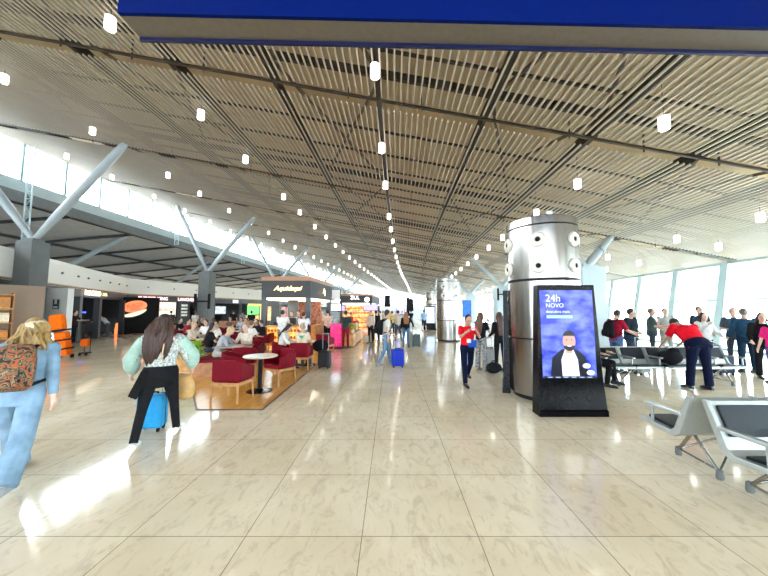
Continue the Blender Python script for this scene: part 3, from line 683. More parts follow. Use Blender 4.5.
# ------------------------------------------------------------------ cafe floor, chairs, tables
CF = [(-3.34,5.46),(-2.22,5.46),(-2.45,13.2),(-2.45,20),(-12,21),(-8.2,12.5),(-5.7,8.8)]
mb = MB(); mb.prism([V(x,y,.001) for x,y in CF], (0,0,.012)); structure(mb.build('floor_wood', plank_mat('golden_planks', (.88,.40,.07), (.95,.50,.11))))
mb = MB()
for (a, b) in zip(CF, CF[1:]+CF[:1]): bar(mb, V(*a,.008), V(*b,.008), .03, .016)
structure(mb.build('trim_10', mat('dark_floor_edge', (.12,.08,.05), .5)))
BURG = mat('burgundy_vinyl', (.17,.001,.010), .55, noise=.1, nscale=6, spec=.12); OAK = mat('oak_wood', (.45,.22,.07), .45, noise=.2, nscale=9); MARB = mat('pale_table_top', (.62,.52,.42), .3, noise=.05)
def chair_proto():
    o = empty('armchair', (0,0,.013)); 
    MB().box(-.25,.25,-.24,.26,.36,.47).build('seat', BURG, o, bevel=.03)
    mb = MB(); pts = [(-.29,.24),(-.29,-.2),(-.24,-.28),(.24,-.28),(.29,-.2),(.29,.24),(.235,.24),(.235,-.2),(.2,-.225),(-.2,-.225),(-.235,-.2),(-.235,.24)]
    zt = [.62,.74,.78,.78,.74,.62,.62,.74,.78,.78,.74,.62]
    n = 12; mb.add([(x,y,.40) for x,y in pts]+[(x,y,z) for (x,y),z in zip(pts,zt)], [(j,(j+1)%n,n+(j+1)%n,n+j) for j in range(n)]+[(0,11,10,1),(1,10,9,2),(2,9,8,3),(3,8,7,4),(4,7,6,5),(n,n+1,n+10,n+11),(n+1,n+2,n+9,n+10),(n+2,n+3,n+8,n+9),(n+3,n+4,n+7,n+8),(n+4,n+5,n+6,n+7)])
    mb.build('backrest', BURG, o, bevel=.012)
    mb = MB(); mb.box(-.26,.26,-.25,-.22,.31,.37); mb.box(-.26,.26,.22,.25,.31,.37); mb.box(-.27,-.24,-.24,.24,.31,.37); mb.box(.24,.27,-.24,.24,.31,.37); mb.build('seat_frame', OAK, o)
    for sx in (-1,1):
        for sy in (-1,1): MB().tube((sx*.27,sy*.25,0),(sx*.245,sy*.225,.36),.017,.023,8).build('leg', OAK, o, smooth=True)
    return o
ch0 = None
def chair(x, y, face, label, group=None, s=1.):
    global ch0
    if ch0 is None: ch0 = chair_proto(); c = ch0; c.location = (x,y,.013); c.rotation_euler.z = R(face)
    else: c = dup(ch0, (x,y,.013), R(face))
    c.scale = (s,s,s)
    for k in ('group',):
        if k in c: del c[k]
    tag(c, label, 'chair', group); return c
tb0 = None
def rtable(x, y, label, group=None):
    global tb0
    if tb0 is None:
        tb0 = empty('round_table', (x,y,.013)); MB().lathe([(.02,.71),(.33,.71),(.35,.725),(.35,.735),(.34,.745),(.02,.745)], n=40).build('table_top', MARB, tb0, smooth=False)
        MB().tube((0,0,.02),(0,0,.71),.042,n=16).build('pedestal', MATBLK, tb0, smooth=True); MB().lathe([(.26,0),(.26,.012),(.08,.022),(.05,.05)], n=32).build('base', BLACK, tb0, smooth=False); c = tb0
    else: c = dup(tb0, (x,y,.013))
    if 'group' in c: del c['group']
    tag(c, label, 'table', group); return c
sq0 = None
def stable(x, y, label, group=None, rz=0):
    global sq0
    if sq0 is None:
        sq0 = empty('cafe_table', (x,y,.013)); MB().box(-.38,.38,-.38,.38,.71,.745).build('table_top', mat('brown_table_top', (.30,.19,.12), .35), sq0, bevel=.006)
        MB().tube((0,0,.02),(0,0,.71),.035,n=12).build('pedestal', MATBLK, sq0); MB().box(-.22,.22,-.22,.22,0,.02).build('base', MATBLK, sq0); c = sq0
    else: c = dup(sq0, (x,y,.013), rz)
    if 'group' in c: del c['group']
    tag(c, label, 'table', group); return c
rtable(-2.78, 6.68, 'round pale cafe table on a black pedestal, nearest the wood floor edge')
chair(-3.02, 6.03, -8, 'burgundy armchair nearest the camera, its back turned to it')
chair(-2.62, 7.4, 150, 'burgundy armchair behind the round table, facing it')
chair(-3.55, 7.2, -70, 'burgundy armchair left of the round table, turned towards it')
chair(-3.75, 8.05, 20, 'burgundy armchair behind the round table, further left, at the brown table')
stable(-4.3, 8.55, 'brown square table between the grey hoodie and the white shirt')
chair(-4.15, 9.35, 180, 'burgundy armchair under the man in the white shirt')
chair(-2.62, 9.15, 0, 'burgundy armchair with its back to the camera, carrying the man with the green print')
chair(-3.3, 9.45, -70, 'burgundy armchair under the dark-haired woman in white')
rtable(-2.65, 9.9, 'round cafe table between the dark-haired woman and the man with the green print')
chair(-2.25+-.35, 12.3, -20, 'burgundy armchair alone at the floor edge before the pink rack')
chair(-5.0, 9.9, 60, 'burgundy armchair behind the grey hoodie'); chair(-5.2, 11.5, 0, 'burgundy armchair of the man in white with his back turned, further back')
GL = 'burgundy armchairs deep in the food court'; k = 0
tabs = [(-6.3,10.7),(-7.6,12.3),(-5.9,13.0),(-8.8,14.2),(-7.2,14.8),(-10.2,15.8),(-8.4,17),(-6.6,17.2),(-9.9,18.6),(-5.4,17.9)]
for i, (x, y) in enumerate(tabs):
    stable(x, y, 'brown square table in the crowded food court behind the front row', 'food court tables', .3*i)
    for a in (0, 90, 180, 270):
        if (i*3+a//90) % 4 == 1: continue
        r = .66; chair(x-math.sin(R(a))*-r*1., y-math.cos(R(a))*r, a if a in (0,180) else a, 'burgundy armchair in the crowded food court behind the front row', GL)
# banquette bench with wooden base, planter
o = empty('banquette', (-4.72, 8.1, .013), R(8)); tag(o, 'wooden banquette with burgundy cushion under the grey hoodie', 'bench')
MB().box(-.35,.35,-.05,.85,0,.36).build('base', mat('brown_wood', (.38,.17,.07), .5, noise=.2, nscale=8), o, bevel=.01); MB().box(-.37,.37,-.07,.87,.36,.45).build('cushion', BURG, o, bevel=.03)
o = empty('planter', (-5.35, 8.35, .0), R(8)); tag(o, 'wooden planter box with bright green leaves left of the banquette', 'planter')
MB().box(-.24,.24,-.25,.5,0,.45).build('planter_box', mat('amber_wood', (.55,.27,.08), .5, noise=.2, nscale=8), o, bevel=.01)
def leaves(cx, cy, z0, z1, r, n, size, m, par, name='foliage'):
    mb = MB(); rr = random.Random(int(cx*97+cy*13))
    for i in range(n):
        a = rr.uniform(0, 2*PI); q = r*math.sqrt(rr.random()); t = rr.random(); z = z0+(z1-z0)*t; q *= (1-.45*t)
        c = V(cx+q*math.cos(a), cy+q*math.sin(a)*1.3, z); d = V(math.cos(a)*.7, math.sin(a)*.7, rr.uniform(.2,1.2)).normalized(); s = d.cross(V(0,0,1)).normalized(); w = size*.33
        mb.add([c, c+d*size*.5+s*w, c+d*size-V(0,0,.02), c+d*size*.5-s*w, c+d*size*.45+V(0,0,size*.08)], [(0,1,4),(1,2,4),(2,3,4),(3,0,4)])
    return mb.build(name, m, par)
LEAF = mat('lime_leaves', (.22,.48,.03), .5, noise=.4, nscale=12, col2=(.5,.75,.08)); leaves(0,.1,.42,.85,.27,260,.14,LEAF,o)
# low wooden divider in the back of the food court
for k, (a, b, z) in enumerate((((-11.2,20.2),(-8.2,20.6),1.05),((-12,16),(-12,20),.9))):
    mb = MB(); p, q = V(*a,0), V(*b,0); nn = V(-(q-p).y,(q-p).x,0).normalized()*.15; mb.prism([p,q,q+nn,p+nn],(0,0,z)); o = mb.build('divider', mat('brown_wood', (.38,.17,.07), .5)); tag(o, ('low brown wood partition before the concrete pillar in the food court','low brown wood partition along the left side of the food court')[k], 'partition')

# ------------------------------------------------------------------ coffee kiosk with the glowing script sign
KW = mat('kiosk_wood', (.60,.30,.10), .45, noise=.25, nscale=5); WARMG = mat('warm_soffit_light', (1,.9,.7), .5, noise=0, emit=8, ecol=(1,.86,.62))
def kiosk(x0, x1, y0, y1, skew, ztop, zf, label):
    o = empty('kiosk', (x0, y0, 0)); tag(o, label, 'kiosk'); w = x1-x0; d = y1-y0
    q = lambda x, y: V(x+skew*y/d, y, 0)
    def ring(z0, z1, t, m, nm, out=0.):
        mb = MB()
        c = [q(-out,-out), q(w+out,-out), q(w+out,d+out), q(-out,d+out)]; ci = [q(t,t), q(w-t,t), q(w-t,d-t), q(t,d-t)]
        for i in range(4):
            j = (i+1) % 4; mb.prism([c[i]+V(0,0,z0), c[j]+V(0,0,z0), ci[j]+V(0,0,z0), ci[i]+V(0,0,z0)], (0,0,z1-z0))
        return mb.build(nm, m, o)
    ring(zf, ztop-.18, .12, CHAR, 'fascia'); ring(ztop-.18, ztop, .14, RUST, 'top_trim', .03); ring(zf-.09, zf-.01, .4, WARMG, 'light_strip', -.06)
    MB().prism([q(.1,.1)+V(0,0,ztop-.3), q(w-.1,.1)+V(0,0,ztop-.3), q(w-.1,d-.1)+V(0,0,ztop-.3), q(.1,d-.1)+V(0,0,ztop-.3)], (0,0,.1)).build('roof', CHAR, o)
    for px_, py_ in ((.1,.1),(w-.12,.12),(w-.12,d-.12),(.1,d-.12)):
        c = q(px_, py_); MB().box(c.x-.1,c.x+.1,c.y-.1,c.y+.1,0,zf).build('post', SHOPG, o)
    return o, q
ko, q = kiosk(-5.62, -3.5, 13.4, 17.0, .25, 3.2, 2.28, 'charcoal coffee kiosk with glowing script sign and rust-coloured top band')
text('lettering', 'Aquidaqui', .29, SIGNY, ko, (1.13,-.03,2.68), (PI/2,0,0), .015, shear=.35, spacing=.92, xs=1.1)
text('side_lettering', 'Aq', .4, SIGNY, ko, (2.35,1.7,2.65), (PI/2,0,PI/2+.0), .015, shear=.35)
def rack(x0, x1, y, z0, z1, par, m1, m2, n):
    f = MB(); f.box(x0,x1,y,y+.35,z0,z1); r = f.build('display_cabinet', m1, par)
    for k in range(n):
        z = z0+(z1-z0)*(k+.2)/n; mb = MB()
        for i in range(int((x1-x0)/.14)): mb.ell((x0+.09+i*.14, y-.05, z+.09), (.055,.05,.07), n=8, k=6)
        mb.build('goods', m2, r)
rack(.25, 1.95, .1, .12, 1.0, ko, mat('lit_cabinet', (1,.62,.15), .5, noise=.5, nscale=7, emit=2, ecol=(1,.42,.06)), mat('orange_goods', (.75,.12,.015), .5, noise=.4, nscale=9), 3)
MB().box(.15,2.0,.0,.5,1.0,1.06).build('counter_top', KW, ko); MB().box(1.95,2.2,.6,3.2,0,1.05).build('side_counter', KW, ko); MB().box(.4,1.9,2.9,3.1,0,2.2).build('back_shelf', mat('bottle_shelf', (.35,.12,.06), .5, noise=.7, nscale=9, emit=.25), ko); MB().box(.55,.95,1.8,2.2,0,2.3).build('inner_column', CONC, ko)
for nm, xx, w_, h_ in (('coffee_machine', 1.3, .45, .4), ('cash_register', .75, .3, .3), ('cake_cabinet', 1.8, .3, .35)):
    mb = MB(); mb.box(-w_/2,w_/2,-.15,.15,0,h_); o = mb.build(nm, STEEL if 'coffee' in nm else CHAR, bevel=.02, loc=(-5.62+xx,13.68,1.06)); mb = MB(); mb.box(-w_/2+.04,w_/2-.04,-.17,-.15,.05,h_-.05); mb.build('front', mat('dark_front', (.03,.03,.03), .3), o)
    tag(o, {'coffee_machine':'steel coffee machine on the kiosk counter','cash_register':'dark cash register on the kiosk counter','cake_cabinet':'small dark cabinet at the right end of the kiosk counter'}[nm], 'appliance')
o = panel('menu_screen', 'small blue lit screen on the right side of the coffee kiosk', 'screen', (-3.05,17.1,1.9), 0, .55, .35, mat('blue_white_screen', (.7,.8,1)))
k2, q = kiosk(-4.45, -1.65, 27, 34, .45, 3.2, 2.4, 'second charcoal kiosk further back with sandwich shop goods in warm light')
k2['label'] = 'second charcoal kiosk further back, filled with warm-lit red and orange goods'
text('lettering', 'ZUL', .45, mat('white_lit_letters', (1,1,1), .5, noise=0, emit=5), k2, (1.3,-.03,2.85), (PI/2,0,0), .015)
disc(MB(), .22,.22,0,.03).build('round_sign', mat('white_lit_letters', (1,1,1)), k2).location = (2.35,-.05,2.7)
rack(.2, 2.6, .3, .1, 2.2, k2, mat('warm_goods_wall', (1,.5,.2), .5, noise=.9, nscale=4, emit=2, ecol=(1,.4,.12)), mat('red_goods', (.7,.06,.03), .5, noise=.4, nscale=9), 5)
MB().box(2.62,2.9,.8,6,0,1.9).build('side_goods', mat('warm_goods_wall', (1,.5,.2)), k2)
o = panel('menu_screen', 'purple lit screen at the corner of the second kiosk', 'screen', (-1.75,26.8,2.0), 0, 1.2, .5, mat('violet_screen', (.4,.35,1), .5, noise=.3, nscale=4, emit=3, ecol=(.35,.3,1)))
o = panel('menu_screen', 'violet lit round badge screen left of the second kiosk corner', 'screen', (-3.6,22.5,1.9), 0, .5, .4, mat('violet_screen', (.4,.35,1)))
# white cabinet sign between kiosks
o = panel('poster', 'white blank sign panel between the two kiosks', 'sign', (-3.35,18.6,2.7), 0, .55, .55, mat('white_panel_lit', (.85,.85,.85), .5, emit=.5))
# long wooden display counter by the walkway
o = empty('display_counter', (-2.05, 14.6, .0)); tag(o, 'long low wooden display counter beside the walkway past the pink rack', 'counter')
MB().box(-.35,.3,0,4,.05,.6).build('body', KW, o, bevel=.01); MB().box(-.3,.25,.05,3.95,0,.05).build('plinth', MATBLK, o); MB().box(-.33,.28,.03,3.97,.6,.64).build('worktop', mat('amber_wood', (.55,.27,.08)), o)
for k in range(6):
    mb = MB(); c = ((.85,.2,.1),(.9,.7,.3),(.7,.05,.05),(.9,.55,.15),(.8,.75,.6),(.6,.1,.05))[k]
    mb.box(-.16,.16,-.2,.2,0,.3+.08*(k%3)); o = mb.build('goods_box', cloth(c), bevel=.02, loc=(-2.05,15.3+.55*k,.64)); MB().box(-.14,.14,-.18,.18,.3+.08*(k%3),.34+.08*(k%3)).build('lid', cloth(tuple(x*.6 for x in c)), o)
    tag(o, ('%s goods box on the long wooden display counter, %s' % (('scarlet','pale yellow','deep red','orange','cream','brown-red')[k], ('nearest the camera','second nearest','third in the row','fourth in the row','second from the far end','at the far end')[k])), 'box')
o = empty('potted_plant', (-1.85, 15.0, .64)); tag(o, 'small green potted plant on the corner of the wooden display counter', 'plant'); MB().lathe([(.07,0),(.1,.14)]).build('pot', WHITE, o); leaves(0,0,.14,.42,.16,60,.14,LEAF,o)
PK = mat('hot_pink_packets', (.9,.03,.22), .4, noise=.5, nscale=8, emit=1.2)
o = empty('pink_rack', (-2.5, 14.05, .013)); tag(o, 'hot pink packet rack in front of the coffee kiosk', 'rack'); MB().box(-.28,.28,0,.3,0,.06).build('base', MATBLK, o); MB().box(-.27,.27,.1,.14,.06,1.12).build('panel', mat('deep_pink', (.6,.02,.15), .5, emit=.15), o)
for k in range(4):
    mb = MB()
    for i in range(3): mb.box(-.22+.16*i,-.1+.16*i,-.0,.09,.12+.25*k,.33+.25*k)
    mb.build('packets', PK, o, bevel=.015)

# ------------------------------------------------------------------ left foreground structures: brown booth, white panel, pictogram
o = empty('booth', (0,0,0)); tag(o, 'brown partition booth behind the woman in pale denim at the left edge', 'booth')
BRW = mat('taupe_board', (.30,.215,.15), .6, noise=.04)
strip('booth_wall', [(-14.6,9.9),(-14.0,10.9),(-13.4,11.95)], 0, 2.65, .15, BRW).parent = o
mb = MB(); p = V(-13.75,10.4,0)
o2 = empty('display_shelf', (-13.85,10.46,0), R(60)); tag(o2, 'wooden shelf of boxed goods against the brown booth wall', 'shelf')
for z in (.1,.7,1.25,1.75,2.25): MB().box(-.7,.7,-.05,.3,z,z+.04).build('shelf_board', mat('amber_wood', (.55,.27,.08)), o2)
for sx in (-.72,.68): MB().box(sx,sx+.04,-.05,.3,0,2.35).build('side_panel', mat('brown_wood', (.38,.17,.07)), o2)
Msh = Matrix.Translation((-13.85,10.46,0)) @ Matrix.Rotation(R(60), 4, 'Z')
cols = ((.8,.6,.35),(.75,.3,.08),(.9,.8,.6),(.5,.25,.1)); names = ('tan','orange','cream','brown')
for r_, z in enumerate((.74,1.29,1.79)):
    for c_ in range(4):
        hh = .3+.05*((r_+c_) % 3); mb = MB(); mb.box(-.13,.13,-.1,.1,0,hh); oo = mb.build('goods_box', cloth(cols[(r_+c_) % 4]), bevel=.01, loc=Msh @ V(-.52+.34*c_,.12,z)); oo.rotation_euler.z = R(60)
        MB().box(-.131,.131,-.103,-.1,.05,hh-.08).build('wrapper_label', cloth(cols[(r_+c_+2) % 4]), oo)
        tag(oo, '%s goods box on the %s board of the booth shelf, %s' % (names[(r_+c_) % 4], ('lowest','middle','upper')[r_], ('far end','second from the far end','second from the near end','near end')[c_]), 'box')
o = empty('notice_panel', (-14.55,13.35,0), R(-4)); tag(o, 'tall white panel with a small dark pictogram beside the orange pack', 'panel')
MB().box(-.62,.62,0,.25,0,2.68).build('board', WHITE, o, bevel=.01)
mb = MB(); mb.box(-.03,.25,-.02,0,1.78,2.2); mb.build('pictogram_plate', mat('dark_teal_print', (.03,.09,.1), .5), o)
mb = MB(); mb.box(.06,.16,-.03,-.02,2.0,2.2); mb.box(.02,.2,-.03,-.02,1.82,1.9); mb.build('pictogram_mark', WHITE, o)
# orange strapped pack leaning by the panel
ORG = cloth((.95,.16,.01)); SIL = mat('reflective_silver', (.7,.7,.68), .3, .3)
o = empty('expedition_pack', (-11.85,11.3,0), R(20)); tag(o, 'tall bright orange strapped pack standing before the white panel', 'bag')
mb = MB(); T = Matrix.Rotation(R(-9), 4, 'Y')
mb.box(-.22,.24,-.2,.2,.08,.95); mb.v = [tuple(T @ Vector(p)) for p in mb.v]; mb.build('main_bag', ORG, o, bevel=.07)
mb = MB(); mb.box(-.2,.2,-.18,.18,.98,1.6); mb.v = [tuple(T @ Vector(p)) for p in mb.v]; mb.build('upper_bag', ORG, o, bevel=.11)
for z in (.3,.62,.98):
    mb = MB(); mb.box(-.26,.26,-.215,.215,z,z+.06); mb.v = [tuple(T @ Vector(p)) for p in mb.v]; mb.build('strap', MATBLK, o)
mb = MB(); mb.box(-.23,-.05,-.21,-.19,.12,.95); mb.v = [tuple(T @ Vector(p)) for p in mb.v]; mb.build('reflective_panel', SIL, o)
for sx in (-.15,.2): mb = MB(); mb.tube((sx-.03,.15,.07),(sx+.03,.15,.07),.07,n=16); mb.build('wheel', MATBLK, o, smooth=True)
o = empty('luggage_trolley', (-11.75,12.0,0), R(10)); o.scale = (.7,.7,.7); tag(o, 'small black trolley with orange bundle right of the orange pack', 'trolley')
MB().box(-.15,.2,-.2,.2,.12,.18).build('platform', MATBLK, o); mb = MB(); mb.tube((-.12,.15,.15),(-.12,.15,1.0),.015); mb.tube((.15,.15,.15),(.15,.15,1.0),.015); mb.tube((-.12,.15,1.0),(.15,.15,1.0),.015); mb.build('frame', MATBLK, o)
MB().box(-.15,.18,-.15,.1,.5,.9).build('bundle', ORG, o, bevel=.05)
for sx in (-.12,.17): MB().tube((sx-.02,-.15,.08),(sx+.02,-.15,.08),.08,n=16).build('wheel', MATBLK, o)

# gate desk and far screens on the right
o = empty('gate_desk', (6.2, 15.5, 0)); tag(o, 'white boarding gate desk behind the two women in black', 'desk')
MB().box(-1.6,1.4,0,.7,0,1.02).build('body', mat('white_laminate', (.75,.76,.76), .4), o, bevel=.02); MB().box(-1.65,1.45,-.05,.75,1.02,1.07).build('worktop', PALE, o); MB().box(.5,.9,.2,.25,1.1,1.4).build('monitor', MATBLK, o)
o = panel('information_display', 'bright blue upright display above the red-shirted woman', 'screen', (6.0,24.5,1.85), 0, .6, 1.3, mat('royal_blue_display', (.02,.12,.85), .5, noise=.3, nscale=5, emit=2.2, ecol=(.02,.12,.85))); MB().box(-.05,.05,.02,.08,-1.7,-.9).build('stand', MATBLK, o)
o = panel('information_display', 'distant lilac lit display near the end of the hall', 'screen', (1.1,36,2.0), 0, .9, 1.4, mat('lilac_screen', (.5,.5,1))); MB().box(-.5,.5,.02,.08,-2.0,-.9).build('stand', MATBLK, o)
for k, (x, y, z, w_, h_, l_) in enumerate(((-.3,26,2.55,.5,1.0,'black hanging sign above the man with the backpack'),(2.6,40,2.5,.6,1.6,'narrow black upright sign right of the distant lilac display'),(2.0,36.5,2.2,.35,2.2,'tall thin black banner next to the distant lilac display'))):
    mb = MB(); mb.box(-w_/2,w_/2,-.05,.05,-h_/2,h_/2); o = mb.build('hanging_sign', MATBLK, loc=(x,y,z), bevel=.01); MB().tube((0,0,h_/2),(0,0,roofz(x)-z+.0),.02,n=6).build('hanger', GREYST, o); tag(o, l_, 'sign')
o = empty('check_in_island', (5.5, 62, 0)); tag(o, 'long pale structure closing the far end of the hall', 'partition'); MB().box(-14,9,0,3,0,3.2).build('body', mat('pale_partition', (.72,.76,.78), .6, emit=0), o); MB().box(-14,9,-.1,0,2.2,3.2).build('lit_band', mat('cool_white_band', (.9,.95,1), .5, emit=1.5), o)

# ------------------------------------------------------------------ luggage helpers
def suitcase(x, y, rz, w, d, h, c, label, handle=.45, z=0, group=None, gloss=.35):
    o = empty('suitcase', (x, y, z), R(rz)); tag(o, label, 'suitcase', group)
    m = mat('case_%02x%02x%02x' % tuple(int(q*255) for q in c), c, gloss, noise=.05, spec=.25)
    MB().box(-w/2,w/2,-d/2,d/2,.05,h).build('shell', m, o, bevel=.045)
    mb = MB()
    for k in range(4):
        xx = -w/2+w*(k+1)/5; mb.box(xx-.012,xx+.012,-d/2-.006,d/2+.006,.1,h-.05)
    mb.build('ribs', m, o)
    mb = MB(); mb.box(-w/2-.003,w/2+.003,-.008,.008,.06,h+.003); mb.build('zip', MATBLK, o)
    if handle:
        mb = MB(); 
        for s in (-1,1): mb.tube((s*w*.25,d*.3,h-.02),(s*w*.25,d*.3,h+handle),.008,n=6)
        mb.tube((-w*.27,d*.3,h+handle),(w*.27,d*.3,h+handle),.014,n=8); mb.build('telescopic_handle', mat('handle_metal', (.4,.4,.42), .3, .8), o)
    mb = MB(); mb.tube((-.07,-d*.1,h+.025),(.07,-d*.1,h+.025),.01,n=6); mb.box(-.08,-.06,-d*.1-.01,-d*.1+.01,h-.01,h+.03); mb.box(.06,.08,-d*.1-.01,-d*.1+.01,h-.01,h+.03); mb.build('carry_grip', MATBLK, o)
    for sx in (-1,1):
        for sy in (-1,1): MB().tube((sx*(w/2-.05)-.012,sy*(d/2-.04),.028),(sx*(w/2-.05)+.012,sy*(d/2-.04),.028),.028,n=12).build('wheel', MATBLK, o)
    return o
def backpack(p, m, label, s=1., m2=None):
    """worn on the back of person dict p"""
    u = p['u']; M = p['M']; o = empty('backpack', M.translation); o.rotation_euler.z = R(p['face']); o.scale = (p['k'],)*3; tag(o, label, 'backpack')
    Pi = M.inverted(); P0 = Pi @ p['P']; f = V(0, u.z, -u.y); xd = V(1,0,0)
    c = lambda t: P0+u*t-f*.13
    mb = MB(); st = []
    for t, w, d in ((.02,.10,.05),(.06,.155,.085),(.18,.165,.10),(.33,.155,.09),(.43,.13,.07),(.48,.08,.03)):
        st.append((P0+u*t-f*(.13+d*s), w*s, d*s))
    mb.loft(st, xd, f); mb.build('pack_body', m, o, smooth=True)
    mb = MB(); mb.loft([(P0+u*.06-f*(.15+.185*s), .11*s, .03), (P0+u*.14-f*(.15+.195*s), .12*s, .04), (P0+u*.24-f*(.15+.18*s), .11*s, .03)], xd, f); mb.build('front_pocket', m2 or m, o, smooth=True)
    for sx in (-1,1):
        mb = MB(); mb.path([P0+u*.44-f*.13+xd*sx*.08, P0+u*.515-f*.03+xd*sx*.11, P0+u*.47+f*.11+xd*sx*.12, P0+u*.3+f*.15+xd*sx*.14, P0+u*.15+f*.06+xd*sx*.185, P0+u*.08-f*.12+xd*sx*.13], .018, 6); mb.build('strap', m2 or MATBLK, o, smooth=True)
    return o
BLK = (.012,.012,.014); NAVY = (.006,.009,.028); DEN = (.10,.19,.33); BR = (.04,.02,.012); DKB = (.012,.008,.006); TANS = (.55,.35,.25); FAIR = (.68,.46,.36); WT = (.62,.60,.55)
def bx(px, Y): return (px-391)/309*Y

# woman in pale denim, left edge
denim = mat('pale_denim', (.20,.31,.42), .85, noise=.18, nscale=7, bump=.3, spec=.2)
p = person('woman in pale blue denim with long fair hair walking out at the left edge', -3.76, 3.2, 24, h=1.72, lean=12, head=10, yaw=-15, hip=(28,-22), knee=(10,16), sh=(25,-14), ab=(8,10), el=(30,12), skin=FAIR, top=(.3,.45,.58), topmat=denim, botmat=denim, bottom=(.3,.45,.58), sleeve=.92, shoe=(.35,.36,.36), hair=(.19,.115,.035), build=1.08, wide=2.1, vox=.007, hl=.0, hips=1.05, toplen=.1)
# wavy hair
hc = p['hc']; mb = MB(); rr = random.Random(3)
Mi = p['M'].inverted(); h0 = Mi @ hc
for i in range(34):
    a = rr.uniform(-1.9, 1.9); st = h0+V(math.sin(a)*.07, -.03-.05*math.cos(a), rr.uniform(.0,.09)); pts = []
    L = rr.uniform(.26,.42); sway = rr.uniform(-.05,.05)
    for k in range(8):
        t = k/7; pts.append(st+V(math.sin(a)*.09*t**.6+.018*math.sin(k*1.5+i)+sway*t, -.055*t-.02*math.cos(k*1.3+i)*t+(-.04 if t > .3 else 0), -L*t))
    mb.path(pts, [.02,.022,.022,.02,.018,.015,.012,.005], 6)
mb.build('wavy_hair', hairm((.19,.115,.035)), p['o'], smooth=True)
mb = MB(); mb.ell(h0+V(0,.0,.055), (.095,.105,.075)); mb.build('cream_cap', cloth((.62,.52,.36)), p['o'], smooth=True)
def pattern_mat():
    m = mat('patterned_canvas', (.1,.05,.03), .8, noise=.2); nt = m.node_tree; b = nt.nodes['Principled BSDF']
    vo = nt.nodes.new('ShaderNodeTexVoronoi'); vo.inputs['Scale'].default_value = 11; nz = nt.nodes.new('ShaderNodeTexNoise'); nz.inputs['Scale'].default_value = 8; nz.inputs['Distortion'].default_value = 2
    nt.links.new(tex_vec(nt), nz.inputs['Vector']); nt.links.new(nz.outputs['Fac'], vo.inputs['Vector']); rp_ = nt.nodes.new('ShaderNodeValToRGB'); cr = rp_.color_ramp; cr.interpolation = 'CONSTANT'
    cols = [(0,(.02,.012,.01)),(.40,(.22,.08,.03)),(.46,(.3,.2,.1)),(.5,(.03,.02,.015)),(.54,(.06,.13,.09)),(.57,(.42,.09,.02)),(.66,(.04,.03,.02))]
    cr.elements[0].position = 0; cr.elements[0].color = (*cols[0][1],1); cr.elements[1].position = cols[1][0]; cr.elements[1].color = (*cols[1][1],1)
    for t, c in cols[2:]: e = cr.elements.new(t); e.color = (*c,1)
    nt.links.new(nz.outputs['Fac'], rp_.inputs['Fac']); nt.links.new(rp_.outputs['Color'], b.inputs['Base Color']); return m
backpack(p, pattern_mat(), 'multicoloured patterned backpack on the woman in pale denim', 1.15)

# woman in black leggings with the blue suitcase
p = person('woman in mint-sleeved lace blouse and black leggings walking away', -3.08, 4.2, 24, h=1.69, lean=4, head=0, yaw=12, hip=(-16,18), knee=(10,4), hab=(6,6), sh=(10,14), ab=(26,20), el=(18,26), skin=FAIR, top=(.50,.56,.52), sleeve=.95, bottom=BLK, shoe=(.75,.75,.72), hair=DKB, hl=0, build=1.12, wide=.95, vox=.007, toplen=-.04, hips=1.12,
           topmat=mat('lace_grey', (.20,.22,.21), .85, noise=.3, nscale=40, col2=(.60,.62,.58)))
Mi = p['M'].inverted(); Q = Mi @ p['P']; N = Mi @ p['nb']; H0 = Mi @ p['hc']
mint = mat('mint_voile', (.34,.50,.42), .8, noise=.06, bump=.2)
for i in (0, 1):   # puffed mint sleeves
    hnd = Mi @ p['hands'][i]; s = (-1, 1)[i]; a = N+V(s*.20,0,-.05); el_ = a.lerp(hnd, .55)+V(s*.06,-.02,.02); w_ = a.lerp(hnd, .88)
    mb = MB(); mb.path([a, a.lerp(el_, .4), el_, el_.lerp(w_, .5), w_], [.078,.088,.1,.098,.05], 14); mb.build('puff_sleeve', mint, p['o'], remesh=.01)
mb = MB(); mb.ell(N+V(0,-.035,-.05), (.175,.085,.06)); mb.build('pink_yoke', mat('blush_voile', (.80,.58,.52), .8), p['o'], remesh=.01)
mb = MB(); rr = random.Random(5)
for i in range(30):
    a = rr.uniform(-1.3,1.3); st = H0+V(math.sin(a)*.07, -.03-.05*math.cos(a), rr.uniform(0,.09)); pts = []; L = rr.uniform(.45,.62); 
    for k in range(9):
        t = k/8; pts.append(st+V(-.06*t+math.sin(a)*(.07*math.sin(t*3.0))+.01*math.sin(k*1.7+i), -.03*t-.055*math.sin(t*2.4)-(.02 if t>.25 else 0), -L*t))
    mb.path(pts, [.03,.036,.038,.038,.037,.034,.03,.022,.008], 6)
hm = hairm((.028,.010,.005)); mb.build('long_hair', hm, p['o'], smooth=True)
mb = MB(); mb.loft([(Q+V(0,-.0,.10),.158,.125),(Q+V(0,0,.03),.185,.15),(Q+V(-.02,-.01,-.1),.20,.165),(Q+V(-.03,-.02,-.18),.195,.16)], V(1,0,0), V(0,1,0)); mb.prism([Q+V(-.19,-.1,.05),Q+V(-.10,-.15,.05),Q+V(-.2,-.2,-.3),Q+V(-.32,-.1,-.27)],(0,.05,0)); mb.build('tied_jacket', cloth((.01,.01,.01)), p['o'], remesh=.012)
hand = p['hands'][1]
bag = empty('handbag', (hand.x-.10, hand.y-.04, .68)); tag(bag, 'slouchy tan drawstring handbag hanging at the side of the woman in leggings', 'handbag')
